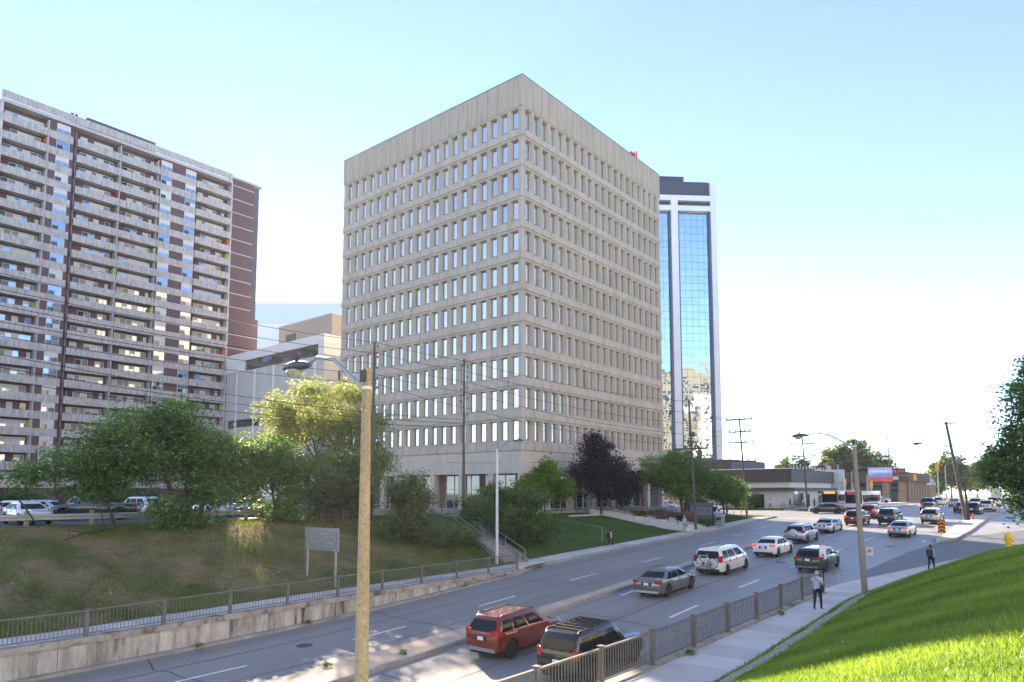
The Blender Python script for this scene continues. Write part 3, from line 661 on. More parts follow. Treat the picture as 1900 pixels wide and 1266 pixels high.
gpart('reveal',m_gts,(-1.8,-1.51,.1,1.5,11,73.2),(-9.94,-9.62,.1,1.5,11,73.2),(-12.0,-11.71,.1,1.5,11,73.2))
# ================================================================ sunlit tower that the mirror glass reflects
cr=lambda x,d:(d*math.cos(TH)+x*math.sin(TH), d*math.sin(TH)-x*math.cos(TH))
uu,vv=cr(96,-30)
bt=empty('beige_tower',loc=W(uu,vv,-2.6),rz=TH+R(180),label='sunlit beige apartment tower mirrored in the blue glass tower',cat='building')
m_bt=M('beige_wall',(.24,.20,.14),.85,var=.06); 
mb=MB(); mb.box(-62,0,0,20,0,66); mb.box(-44,-22,2,14,66,72); mb.obj('wall',m_bt,bt)
wm=MB().box(0,2.6,-.06,-.005,0,1.6).mesh('window',m_g2)
for c in range(12):
    for r in range(22): link('window',wm,bt,loc=(-60+c*5.0,0,2+2.9*r))
bm_=MB().box(0,3.4,-1.3,-.07,0,1.0).mesh('balcony',m_bt)
for c in (1,4,7,10):
    for r in range(22): link('balcony',bm_,bt,loc=(-60.4+c*5.0,0,1.1+2.9*r))
# ================================================================ unseen sunlit blocks added behind the viewpoint to bounce light into the shade
def block(label,u0,u1,v0,v1,h,face,mat,nf,nc):
    e=empty('bounce_block',loc=W((u0+u1)/2,(v0+v1)/2,-2.6),label=label,cat='building',group='unseen blocks added to bounce sunlight')
    lpart(e,'wall',mat,(u0,u1,v0,v1,-2.6,h)); lpart(e,'roof',m_roof,(u0-.2,u1+.2,v0-.2,v1+.2,h+.01,h+.5))
    for i in range(nc):
        for k in range(nf):
            z=-1+k*(h+1)/nf; 
            if face=='v': a=u0+(i+.25)*(u1-u0)/nc; lpart(e,'window',m_g2,(a,a+(u1-u0)/nc*.35,v1+.01,v1+.06,z,z+1.5))
            else: a=v0+(i+.25)*(v1-v0)/nc; lpart(e,'window',m_g2,(u1+.01,u1+.06,a,a+(v1-v0)/nc*.35,z,z+1.5))
m_sb1=M('block_cream',(.70,.64,.54),.85,var=.05); m_sb2=M('block_white',(.75,.73,.69),.85,var=.04); m_sb3=M('block_buff',(.62,.55,.44),.85,var=.06)
block('unseen long cream block added behind the viewpoint to bounce sun into the shade',-20,34,-85,-70,52,'v',m_sb1,12,12)
block('unseen white slab added behind the viewpoint as sunlight fill',-95,-32,-70,-50,40,'v',m_sb2,9,12)
block('unseen buff block added opposite the office tower to bounce sunlight',84,150,-95,-72,46,'v',m_sb3,11,14)
block('unseen cream slab added behind the viewpoint to fill the shaded left facade',-112,-92,45,125,50,'u',m_sb1,12,14)
# ================================================================ corner store and far shops
m_clad=M('dark_cladding',(.052,.05,.058),.55,var=.12,scale=.8,stretch=(6,6,.2)); m_stw=M('store_white',(.62,.62,.62),.8,var=.05); m_sttan=M('store_tan',(.50,.41,.30),.85,var=.08)
st=empty('corner_store',loc=W(124,40,-2.8),label='corner store with white walls and dark metal fascia beyond the side street',cat='building')
lpart(st,'wall',m_stw,(124,149,40,78,-2.8,1.85)); lpart(st,'fascia',m_clad,(123.5,149.5,39.5,78.5,1.86,4.1)); lpart(st,'canopy',m_clad,(122.9,149.6,38.9,50.,.35,.85))
lpart(st,'upper_floor',m_clad,(128,146,52,80,4.11,6.3)); lpart(st,'roof_trim',m_stw,(123.4,149.6,39.4,78.6,4.101,4.25)) ; lpart(st,'base_wall',m_sttan,(123.9,123.99,52,70,-2.7,.2))
for i in range(14): lpart(st,'roof_post',m_stw,(124.2+i*1.8,124.35+i*1.8,39.8,39.95,4.26,4.75))
lpart(st,'shop_window',m_shop,(126,131,39.9,39.99,-2.3,.2)); lpart(st,'shop_window',m_shop,(140,147,39.9,39.99,-2.3,.2)); lpart(st,'door',m_shop,(133,134.6,39.9,39.99,-2.75,-.3)); lpart(st,'door',m_shop,(123.9,123.99,44.5,46.3,-2.75,-.3))
for i in range(16): lpart(st,'cladding_rib',m_frame,(123.42,123.49,40.2+i*2.4,40.3+i*2.4,1.9,4.05))
ps=empty('pylon_sign',loc=W(150.5,38.5,-2.6),label='tall white pylon sign with stacked panels beside the corner store',cat='sign')
lpart(ps,'post',m_alu,(150.3,150.6,38.3,38.5,-2.6,0),(150.3,150.6,40.2,40.4,-2.6,0)); 
for i,c in enumerate(((.55,.66,.62),(.66,.68,.66),(.55,.6,.62),(.62,.55,.42))): lpart(ps,'sign_panel',M('pylon%d'%i,c,.5,var=.05),(150.2,150.7,37.8,40.9,4.6-1.2*(i+1)+.03,4.6-1.2*i))
m_tan=M('brick_tan',(.40,.27,.17),.85,var=.15,scale=1.5,fine=.1); m_brn=M('shop_brown',(.13,.095,.075),.8,var=.1)
fs=empty('brown_shop',loc=W(196,36,-2.6),label='low brown shop with tan brick piers across the far junction',cat='building')
lpart(fs,'wall',m_brn,(196,225,35,78,-2.6,5.2)); lpart(fs,'fascia',m_brn,(195.3,225.5,34.3,78.5,2.6,5.0))
for i in range(12): lpart(fs,'pier',m_tan,(195.6,195.99,35+3.7*i,36.6+3.7*i,-2.6,2.59)); lpart(fs,'window',m_shop,(195.9,195.99,36.61+3.7*i,38.69+3.7*i,-2.2,2.3))
for i in range(7): lpart(fs,'pier',m_tan,(198+3.7*i,199.6+3.7*i,34.6,34.99,-2.6,2.59))
lpart(fs,'sign_board',m_white,(195.2,195.29,36.5,40.5,3.2,3.9))
hs=empty('pitched_house',loc=W(236,40,-2.6),label='small brick house with grey pitched roof past the brown shop',cat='building')
lpart(hs,'wall',m_tan,(236,246,36,44,-2.6,2.2)); mb=MB(); mb.add([W(235.4,35.4,2.2),W(246.6,35.4,2.2),W(246.6,44.6,2.2),W(235.4,44.6,2.2),W(241,37,5.4),W(241,43,5.4)],[(0,1,4),(1,2,5,4),(2,3,5),(3,0,4,5),(3,2,1,0)]); o=mb.obj('roof',m_lrg,hs); o.location=-hs.location
lpart(hs,'window',m_shop,(235.9,235.99,37.5,39.5,-1,1)); lpart(hs,'door',m_brn,(235.9,235.99,41.5,42.6,-2.5,-.3))
# ================================================================ trees and plants
L_green=leafmat('leaf_green',(.05,.11,.042),(.20,.33,.11),.40)
L_deep=leafmat('leaf_deep',(.036,.08,.032),(.13,.23,.075),.34)
L_pale=leafmat('leaf_pale',(.07,.11,.06),(.22,.27,.14),.45)
L_yel=leafmat('leaf_yellow_green',(.15,.19,.08),(.38,.42,.20),.55)
L_lime=leafmat('leaf_lime',(.07,.15,.02),(.20,.32,.045),.42)
L_purp=leafmat('leaf_purple',(.013,.009,.017),(.046,.026,.046),.10,.6)
L_far=leafmat('leaf_far',(.05,.095,.03),(.17,.23,.08),.4)
def leaves(blobs,n,size,seed,clump=.9,droop=.25,elong=1.8,shell=.55,ncl=None):
    r=np.random.default_rng(seed); B=np.array(blobs,float)
    vol=B[:,3]*B[:,4]*B[:,5]; pr=vol**.8/np.sum(vol**.8)
    nc=ncl or max(12,int(n/55))
    bi=r.choice(len(B),nc,p=pr); d=r.normal(size=(nc,3)); d/=np.linalg.norm(d,axis=1)[:,None]
    rad=r.random(nc)**shell*.62+.38*r.random(nc)
    cc=B[bi,:3]+d*B[bi,3:6]*rad[:,None]
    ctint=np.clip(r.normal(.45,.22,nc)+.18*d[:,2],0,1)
    ci=r.integers(0,nc,n); cs=(clump*(.6+.8*r.random(nc)))[ci]
    off=r.normal(size=(n,3))*cs[:,None]*np.array([.5,.5,.30])
    c=cc[ci]+off; c[:,2]-=droop*np.sum(off[:,:2]**2,axis=1)
    a=r.normal(size=(n,3)); a[:,2]*=.45; a/=np.linalg.norm(a,axis=1)[:,None]
    b=np.cross(a,r.normal(size=(n,3))*np.array([.5,.5,1.2])); b/=np.linalg.norm(b,axis=1)[:,None]+1e-6
    s=size*(.6+.8*r.random(n))[:,None]
    p0=c-a*s*elong*.5; p2=c+a*s*elong*.5; p1=c+b*s*.5-a*s*.1; p3=c-b*s*.5-a*s*.1
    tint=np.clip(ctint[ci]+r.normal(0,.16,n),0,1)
    return np.stack([p0,p1,p2,p3],1),tint,cc
def tree(name,label,base,blobs,n,size,mat,trunks,seed,group=None,clump=.9,elong=1.8,tr=.16,droop=.2,limbs=26,shell=.55,bark=None,cat='tree',twigs=None):
    """blobs are (dx,dy,dz,rx,ry,rz) about the base in world axes"""
    e=empty(name,loc=base,label=label,cat=cat,group=group)
    co,t,cc=leaves(blobs,n,size,seed,clump,droop,elong,shell)
    link('crown',fast_mesh('crown',co,4,mat,t),e)
    rd=random.Random(seed); mb=MB()
    for (dx,dy,h,lx,ly) in trunks:
        pts=[(dx,dy,-.4)]; k=5
        for i in range(1,k+1):
            f=i/k; pts.append((dx+lx*f+rd.uniform(-.08,.08)*h*.15,dy+ly*f+rd.uniform(-.08,.08)*h*.15,h*f))
        mb.path(pts,[tr*1.25]+[tr*(1-.62*i/k) for i in range(1,k+1)],7)
        tops=pts
        for j in range(limbs//len(trunks)):
            c=Vector(cc[rd.randrange(len(cc))]); i0=rd.randrange(2,k+1); p=Vector(tops[i0])
            if (c-p).length>7: continue
            mid=p.lerp(c,.5)+Vector((rd.uniform(-.3,.3),rd.uniform(-.3,.3),rd.uniform(-.1,.5)))
            r0=tr*(1-.62*i0/k)*.62
            mb.path([p,mid,c],[r0,r0*.6,.018],5)
    mb.obj('trunk',bark or m_bark,e,smooth=60); return e
def gz(u,v): return HL(u,v)
# group on the upper bank; world x=-v, y=u
def TB(u,v): return W(u,v,gz(u,v)-.1)
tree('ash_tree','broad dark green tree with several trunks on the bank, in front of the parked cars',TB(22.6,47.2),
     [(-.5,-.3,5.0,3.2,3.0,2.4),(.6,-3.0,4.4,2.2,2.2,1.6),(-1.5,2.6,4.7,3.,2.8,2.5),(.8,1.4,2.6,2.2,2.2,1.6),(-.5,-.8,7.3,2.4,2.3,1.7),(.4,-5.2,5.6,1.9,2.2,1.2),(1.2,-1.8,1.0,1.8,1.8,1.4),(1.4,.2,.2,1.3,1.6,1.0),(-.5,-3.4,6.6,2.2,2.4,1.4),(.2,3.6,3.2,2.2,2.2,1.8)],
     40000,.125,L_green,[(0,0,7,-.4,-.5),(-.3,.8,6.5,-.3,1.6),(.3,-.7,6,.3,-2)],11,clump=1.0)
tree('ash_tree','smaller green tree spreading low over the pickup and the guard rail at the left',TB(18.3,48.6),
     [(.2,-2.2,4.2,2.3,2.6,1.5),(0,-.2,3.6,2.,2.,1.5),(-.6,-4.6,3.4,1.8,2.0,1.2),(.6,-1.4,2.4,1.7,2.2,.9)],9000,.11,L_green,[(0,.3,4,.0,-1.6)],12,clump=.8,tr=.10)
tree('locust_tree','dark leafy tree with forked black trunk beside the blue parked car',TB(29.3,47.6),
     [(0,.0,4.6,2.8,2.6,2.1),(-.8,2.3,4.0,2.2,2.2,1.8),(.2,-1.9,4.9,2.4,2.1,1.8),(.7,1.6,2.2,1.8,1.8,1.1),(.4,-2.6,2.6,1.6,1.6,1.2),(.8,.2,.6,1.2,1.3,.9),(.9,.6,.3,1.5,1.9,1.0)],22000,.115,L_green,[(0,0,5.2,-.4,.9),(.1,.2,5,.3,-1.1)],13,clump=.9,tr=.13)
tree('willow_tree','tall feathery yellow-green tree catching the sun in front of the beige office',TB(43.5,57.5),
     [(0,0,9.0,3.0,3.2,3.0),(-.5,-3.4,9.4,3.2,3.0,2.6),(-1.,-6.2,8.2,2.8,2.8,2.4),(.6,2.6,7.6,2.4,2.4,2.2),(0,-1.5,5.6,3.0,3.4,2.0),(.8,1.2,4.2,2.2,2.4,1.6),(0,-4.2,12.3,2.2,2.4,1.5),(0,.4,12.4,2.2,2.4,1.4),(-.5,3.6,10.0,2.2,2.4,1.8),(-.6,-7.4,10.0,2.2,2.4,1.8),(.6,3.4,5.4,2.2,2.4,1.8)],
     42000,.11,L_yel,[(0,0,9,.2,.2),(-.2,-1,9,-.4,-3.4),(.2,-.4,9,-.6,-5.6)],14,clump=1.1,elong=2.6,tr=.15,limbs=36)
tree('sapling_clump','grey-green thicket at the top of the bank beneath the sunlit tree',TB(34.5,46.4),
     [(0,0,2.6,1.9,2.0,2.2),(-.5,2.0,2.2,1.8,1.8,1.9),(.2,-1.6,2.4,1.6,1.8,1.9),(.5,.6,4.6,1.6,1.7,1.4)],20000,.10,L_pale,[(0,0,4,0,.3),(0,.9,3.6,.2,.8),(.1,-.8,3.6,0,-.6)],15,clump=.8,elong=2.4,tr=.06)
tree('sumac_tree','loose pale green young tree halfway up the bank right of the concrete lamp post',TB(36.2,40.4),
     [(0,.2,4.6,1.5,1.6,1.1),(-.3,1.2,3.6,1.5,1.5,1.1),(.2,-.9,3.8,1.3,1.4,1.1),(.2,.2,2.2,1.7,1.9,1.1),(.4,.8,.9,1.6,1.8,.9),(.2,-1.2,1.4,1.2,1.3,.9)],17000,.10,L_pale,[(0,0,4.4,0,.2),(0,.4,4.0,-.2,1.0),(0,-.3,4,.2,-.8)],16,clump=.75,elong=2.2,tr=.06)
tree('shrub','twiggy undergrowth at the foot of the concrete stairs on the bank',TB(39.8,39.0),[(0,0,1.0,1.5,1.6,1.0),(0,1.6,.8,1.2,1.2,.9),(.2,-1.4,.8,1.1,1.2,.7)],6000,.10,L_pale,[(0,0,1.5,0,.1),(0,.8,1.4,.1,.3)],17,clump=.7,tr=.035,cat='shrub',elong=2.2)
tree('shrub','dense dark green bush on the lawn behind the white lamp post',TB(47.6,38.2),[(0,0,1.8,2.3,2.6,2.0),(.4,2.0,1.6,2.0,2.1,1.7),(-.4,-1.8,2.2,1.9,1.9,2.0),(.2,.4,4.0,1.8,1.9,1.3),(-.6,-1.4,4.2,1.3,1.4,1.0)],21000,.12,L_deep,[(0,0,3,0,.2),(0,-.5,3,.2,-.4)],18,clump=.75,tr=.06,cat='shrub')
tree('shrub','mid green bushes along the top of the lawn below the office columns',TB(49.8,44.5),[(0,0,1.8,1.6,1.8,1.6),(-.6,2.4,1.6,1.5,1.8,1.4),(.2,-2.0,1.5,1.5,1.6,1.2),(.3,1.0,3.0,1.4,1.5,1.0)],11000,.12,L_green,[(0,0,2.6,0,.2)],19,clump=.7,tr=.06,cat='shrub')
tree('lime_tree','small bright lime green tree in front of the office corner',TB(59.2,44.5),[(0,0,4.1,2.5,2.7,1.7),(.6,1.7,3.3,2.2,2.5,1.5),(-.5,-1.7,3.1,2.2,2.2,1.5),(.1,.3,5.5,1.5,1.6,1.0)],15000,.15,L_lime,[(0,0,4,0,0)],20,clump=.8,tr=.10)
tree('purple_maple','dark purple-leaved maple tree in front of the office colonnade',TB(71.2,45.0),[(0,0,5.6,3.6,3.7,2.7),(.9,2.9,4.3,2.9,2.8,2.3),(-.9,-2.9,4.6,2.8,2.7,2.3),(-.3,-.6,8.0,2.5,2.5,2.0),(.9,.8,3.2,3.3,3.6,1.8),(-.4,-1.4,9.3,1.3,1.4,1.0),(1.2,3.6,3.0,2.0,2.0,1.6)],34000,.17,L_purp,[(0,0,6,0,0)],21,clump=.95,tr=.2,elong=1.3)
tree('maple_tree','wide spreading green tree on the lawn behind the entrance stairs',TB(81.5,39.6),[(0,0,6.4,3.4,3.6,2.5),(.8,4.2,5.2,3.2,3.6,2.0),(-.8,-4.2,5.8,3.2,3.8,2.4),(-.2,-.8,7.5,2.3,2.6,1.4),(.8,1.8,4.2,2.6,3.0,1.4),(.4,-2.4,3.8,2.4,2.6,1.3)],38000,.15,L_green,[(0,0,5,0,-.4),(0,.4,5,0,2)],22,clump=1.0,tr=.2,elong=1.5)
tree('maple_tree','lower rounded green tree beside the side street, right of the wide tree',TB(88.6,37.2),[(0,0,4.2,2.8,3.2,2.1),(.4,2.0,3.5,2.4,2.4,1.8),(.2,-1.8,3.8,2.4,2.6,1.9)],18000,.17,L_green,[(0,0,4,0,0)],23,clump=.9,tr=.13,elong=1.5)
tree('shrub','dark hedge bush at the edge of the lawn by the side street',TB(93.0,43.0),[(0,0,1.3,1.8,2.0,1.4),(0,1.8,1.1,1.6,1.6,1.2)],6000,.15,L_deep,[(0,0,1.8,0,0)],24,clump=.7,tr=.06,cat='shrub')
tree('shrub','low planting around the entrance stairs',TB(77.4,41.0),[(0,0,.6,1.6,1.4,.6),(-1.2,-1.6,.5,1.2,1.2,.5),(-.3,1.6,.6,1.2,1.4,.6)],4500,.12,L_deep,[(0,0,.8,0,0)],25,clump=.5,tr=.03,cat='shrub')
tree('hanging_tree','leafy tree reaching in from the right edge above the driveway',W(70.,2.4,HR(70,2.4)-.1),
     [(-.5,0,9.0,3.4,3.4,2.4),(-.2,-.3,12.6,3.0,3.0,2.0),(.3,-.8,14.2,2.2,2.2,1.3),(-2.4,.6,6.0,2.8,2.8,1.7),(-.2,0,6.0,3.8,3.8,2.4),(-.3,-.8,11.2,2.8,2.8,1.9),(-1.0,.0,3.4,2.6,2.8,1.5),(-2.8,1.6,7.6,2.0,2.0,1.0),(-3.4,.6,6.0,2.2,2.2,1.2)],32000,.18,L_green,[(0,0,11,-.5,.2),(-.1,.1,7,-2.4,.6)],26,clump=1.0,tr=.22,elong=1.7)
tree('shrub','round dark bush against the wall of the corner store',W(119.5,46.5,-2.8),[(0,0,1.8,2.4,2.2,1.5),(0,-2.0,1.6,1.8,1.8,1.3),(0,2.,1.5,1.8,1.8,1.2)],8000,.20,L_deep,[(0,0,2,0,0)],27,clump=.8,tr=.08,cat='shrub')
tree('shrub','low dark shrub added behind the guard rail to block sun from the bank',TB(31.2,49.6),[(0,0,.9,1.3,1.5,1.1),(0,-1.3,.8,1.1,1.2,.9)],5000,.11,L_green,[(0,0,1.2,0,0)],29,clump=.6,tr=.04,cat='shrub')  # shrub added to keep the low sun off the bank grass
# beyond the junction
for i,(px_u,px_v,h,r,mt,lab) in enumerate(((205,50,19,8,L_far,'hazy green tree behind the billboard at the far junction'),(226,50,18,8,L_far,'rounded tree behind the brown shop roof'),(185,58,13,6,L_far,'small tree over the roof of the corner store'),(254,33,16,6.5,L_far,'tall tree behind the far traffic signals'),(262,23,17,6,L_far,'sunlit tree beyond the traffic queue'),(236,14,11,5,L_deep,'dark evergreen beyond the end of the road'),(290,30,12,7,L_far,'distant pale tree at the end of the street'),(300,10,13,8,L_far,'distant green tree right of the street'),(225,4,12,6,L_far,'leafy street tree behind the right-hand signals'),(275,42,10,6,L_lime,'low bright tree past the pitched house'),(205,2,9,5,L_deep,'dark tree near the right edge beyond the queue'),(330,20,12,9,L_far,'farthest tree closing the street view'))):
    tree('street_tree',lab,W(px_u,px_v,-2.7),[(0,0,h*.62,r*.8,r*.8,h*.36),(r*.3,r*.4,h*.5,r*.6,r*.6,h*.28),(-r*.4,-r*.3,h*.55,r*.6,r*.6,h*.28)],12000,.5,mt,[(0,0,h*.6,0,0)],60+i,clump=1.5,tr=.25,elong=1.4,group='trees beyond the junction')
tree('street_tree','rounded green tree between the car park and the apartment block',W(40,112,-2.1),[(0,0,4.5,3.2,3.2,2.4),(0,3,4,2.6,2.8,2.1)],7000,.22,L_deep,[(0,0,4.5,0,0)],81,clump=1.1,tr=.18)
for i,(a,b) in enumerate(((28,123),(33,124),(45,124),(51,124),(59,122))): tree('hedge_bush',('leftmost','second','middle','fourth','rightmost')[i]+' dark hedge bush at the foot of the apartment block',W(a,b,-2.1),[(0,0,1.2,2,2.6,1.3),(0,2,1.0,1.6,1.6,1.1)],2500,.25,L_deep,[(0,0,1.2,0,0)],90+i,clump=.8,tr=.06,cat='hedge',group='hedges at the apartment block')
# fallen branch on the bank
fbm=MB(); b0=W(17.0,45.6,HL(17,45.6)); 
fbm.path([b0+Vector((1.6,-2.8,-.25)),b0+Vector((1.0,-1.6,.10)),b0+Vector((.4,-.3,.25)),b0+Vector((-.2,1.4,.5))],[.03,.06,.08,.05],6); fbm.path([b0+Vector((1.0,-1.6,.1)),b0+Vector((1.2,-2.6,.3))],[.04,.015],5); fbm.path([b0+Vector((.4,-.3,.25)),b0+Vector((.7,-.6,.9)),b0+Vector((.5,-.8,2.2))],[.04,.03,.012],5); fbm.path([b0+Vector((.4,-.3,.25)),b0+Vector((.2,.3,1.2)),b0+Vector((.2,.5,2.3))],[.04,.03,.012],5)
props(fbm.obj('fallen_branch',m_bark,smooth=60),'bare fallen branch lying on the bank below the guard rail','branch')
# ---------------------------------------------------------------- grass
def blades(name,label,us,vs,hf,mat,hgt,wid,lean,seed,dim=None):
    r=np.random.default_rng(seed); n=len(us)
    z=np.array([hf(a,b) for a,b in zip(us,vs)]); 
    p=np.stack([-vs,us,z+CZ-.02],1)
    an=r.random(n)*6.283; w=(wid*(.6+.8*r.random(n)))[:,None]; h=(hgt*(.5+.9*r.random(n)))
    side=np.stack([np.cos(an),np.sin(an),np.zeros(n)],1)*w
    tip=p+np.stack([r.normal(0,lean,n)*h,r.normal(0,lean,n)*h,h],1)
    co=np.stack([p-side,p+side,tip],1); 
    pat=.5+.25*np.sin(us*.9+vs*.7)+.2*np.sin(us*2.3-vs*1.7)
    t=np.clip(.62*pat+.42*r.random(n)-.04+ (0 if dim is None else dim),0,1)
    o=link(name,fast_mesh(name,co,3,mat,t)); props(o,label,'grass',kind='stuff')
r=np.random.default_rng(5)
def scatter(n,u0,u1,pw=2.0):
    d=r.random(n); return u0+(u1-u0)*d**pw
G_slope=leafmat('grass_slope',(.075,.15,.022),(.32,.44,.09),.42,.5)
n=300000; us=scatter(n,3,66,1.8); vb=np.interp(us,[0,15,23,31,37,41,45,50,60,70],[8.7,8.8,8.9,9.2,9.45,9.3,8.8,7.9,6.3,3.4]); vs=vb-.05-r.random(n)*np.minimum(12,9.5+us*.1)
keep=~((vs<vb-.42)&(vs>vb-1.25)&(us<44)&(r.random(n)<.985)); us,vs=us[keep],vs[keep]
dd=np.hypot(us,vs); blades('grass','bright green grass on the near slope',us,vs,HR,G_slope,.085+.0012*dd,.006+.00062*dd,.45,51)
G_bank=leafmat('grass_bank',(.13,.12,.05),(.40,.33,.18),.25,.7); G_bankg=leafmat('grass_bank_green',(.06,.11,.024),(.18,.25,.06),.3,.6)
n=210000; us=r.uniform(2,42,n); vs=33.6+r.random(n)*15.6
pn=np.sin(us*.55+1)*np.sin(vs*.5)+.6*np.sin(us*1.3+vs*.8)+.5*np.sin(us*.27-vs*.9)
low=np.clip((38-vs)/4,0,1)+np.clip((vs-45.5)/3,0,1)*.5+np.clip((us-34)/6,0,1)*.5
gr=(pn*.45+low+r.normal(0,.35,n))>.50; keep=gr|(r.random(n)<.6)
blades('grass','dry brown grass on the bank across the road',us[keep&~gr],vs[keep&~gr],HL,G_bank,.12,.016,.9,52)
blades('grass','green grass patches on the bank across the road',us[gr],vs[gr],HL,G_bankg,.17,.018,.7,53)
G_lawn=leafmat('grass_lawn',(.03,.085,.014),(.085,.18,.03),.32,.6)
n=60000; us=r.uniform(42,96,n); vs=34.3+r.random(n)*13.6; k=~((us>70.9)&(us<76.4)); k&=~((abs(us-(41.2+(vs-33.1)*.531))<1.3)); us,vs=us[k],vs[k]
blades('grass','mown green lawn below the office tower',us,vs,HL,G_lawn,.11,.032,.6,54)
# weeds in joints
for i,(a,b,z,lab) in enumerate(((16.6,23.0,.17,'small weed tuft on the near end of the median'),(19.6,22.0,.17,'weed growing from the median edge left of the orange SUV'),(29.0,22.6,.17,'weed tuft on the median behind the silver saloon'),(15.4,30.65,.1,'weed at the foot of the stained wall near the left'),(21.0,30.7,.1,'weed at the wall foot by the dark stain'),(32.4,30.7,.1,'leafy weed at the low end of the stained wall'),(36.4,30.8,.1,'weed tuft where the stained wall ends'),(22.6,10.8,0,'weed at the foot of the near railing'),(31.5,10.7,0,'weed in the joint below the near railing'))):
    zz=zr(a)+z if b>12 else swR(a)+.02
    co,t,_=leaves([(0,0,.08,.18,.24,.10)],90,.05,300+i,.12,.2,2.2,ncl=10); e=link('weed',fast_mesh('weed',co,4,L_green,t),loc=W(a,b,zz)); props(e,lab,'weed',group='weeds in the kerb joints')
# litter on the bank
m_lit=M('litter_white',(.6,.6,.58),.7,var=0)
rd=random.Random(9)
lm=MB().add([(-.09,-.05,0),(.08,-.06,.02),(.10,.06,.05),(-.06,.07,.01),(0,0,.06)],[(0,1,4),(1,2,4),(2,3,4),(3,0,4)]).mesh('litter',m_lit)
for i in range(26):
    a,b=rd.uniform(8,34),rd.uniform(36,48); o=link('litter',lm,loc=W(a,b,HL(a,b)+.06)); o.rotation_euler=(0,0,rd.uniform(0,6)); s=rd.uniform(.25,.8); o.scale=(s,s,s); props(o,'crumpled white scrap of litter in the dry grass of the far bank','litter',group='litter on the bank')
for i in range(9):
    a,b=rd.uniform(14,36),0; b=VB(a)-rd.uniform(.4,4); o=link('litter',lm,loc=W(a,b,HR(a,b)+.08)); o.rotation_euler=(0,0,rd.uniform(0,6)); s=rd.uniform(.3,.7); o.scale=(s,s,s); props(o,'crumpled white scrap of litter on the near grass slope','litter',group='litter on the near slope')
# ================================================================ vehicles
def lerp(a,b,t): return a+(b-a)*t
CARS={
 # body stations (s, z bottom, z top, half width factor); greenhouse: belt s0,s1, roof s0,s1
 'sedan':dict(L=4.75,W=1.82,H=1.46,st=[(0,.42,.78,.80),(.012,.30,.92,.91),(.04,.25,1.02,.97),(.14,.24,1.05,1),(.24,.22,1.0,1),(.68,.22,.95,1),(.77,.22,.93,1),(.92,.23,.80,.965),(.975,.26,.68,.89),(1,.36,.56,.74)],
   gh=(.10,.775,.275,.60),belt=.93,gw=.93,rw=.69,wr=.33,ws=(.20,.815),tail=(.82,.99,.60)),
 'suv':dict(L=4.62,W=1.84,H=1.70,st=[(0,.48,.95,.83),(.012,.36,1.08,.93),(.035,.32,1.12,.975),(.14,.30,1.12,1),(.66,.29,1.08,1),(.74,.28,1.06,1),(.90,.28,.95,.965),(.97,.30,.80,.90),(1,.42,.66,.76)],
   gh=(.008,.765,.085,.60),belt=1.05,gw=.945,rw=.74,wr=.36,ws=(.195,.815),tail=(.98,1.22,.66)),
 'boxsuv':dict(L=4.80,W=1.86,H=1.80,st=[(0,.50,.98,.88),(.010,.40,1.12,.955),(.03,.36,1.15,.985),(.14,.34,1.15,1),(.66,.33,1.12,1),(.71,.33,1.10,1),(.92,.32,1.02,.975),(.975,.34,.88,.93),(1,.44,.72,.84)],
   gh=(.008,.70,.05,.58),belt=1.08,gw=.955,rw=.80,wr=.38,ws=(.19,.82),tail=(.92,1.24,.74)),
 'wagon':dict(L=4.78,W=1.78,H=1.56,st=[(0,.44,.86,.83),(.012,.33,.98,.93),(.035,.28,1.02,.975),(.14,.27,1.03,1),(.66,.26,.99,1),(.75,.26,.97,1),(.90,.26,.84,.965),(.97,.28,.72,.90),(1,.38,.60,.76)],
   gh=(.006,.775,.065,.61),belt=.97,gw=.94,rw=.74,wr=.34,ws=(.20,.815),tail=(.86,1.08,.68)),
 'van':dict(L=5.10,W=1.98,H=1.76,st=[(0,.42,.90,.86),(.012,.32,1.05,.945),(.03,.27,1.09,.98),(.14,.25,1.10,1),(.70,.24,1.06,1),(.80,.24,1.02,1),(.92,.25,.84,.95),(.975,.28,.70,.88),(1,.38,.58,.74)],
   gh=(.006,.86,.05,.66),belt=1.05,gw=.95,rw=.78,wr=.34,ws=(.20,.83),tail=(.90,1.30,.74)),
 'pickup':dict(L=5.7,W=1.98,H=1.90,st=[(0,.62,1.10,.93),(.008,.50,1.22,.97),(.02,.48,1.25,.99),(.40,.46,1.25,1),(.66,.44,1.22,1),(.73,.44,1.20,1),(.93,.42,1.12,.98),(.98,.44,1.0,.94),(1,.52,.86,.88)],
   gh=(.38,.745,.41,.63),belt=1.18,gw=.95,rw=.80,wr=.40,ws=(.19,.83),tail=(.92,1.22,.80)),
}
_cm={}
def rrect(y0,y1,w,rad,n=4):
    pts=[]
    for cx,cy,a0 in ((w-rad,y0+rad,-90),(w-rad,y1-rad,0),(-w+rad,y1-rad,90),(-w+rad,y0+rad,180)):
        for i in range(n+1):
            a=R(a0+90*i/n); pts.append((cx+rad*math.cos(a),cy+rad*math.sin(a)))
    return pts
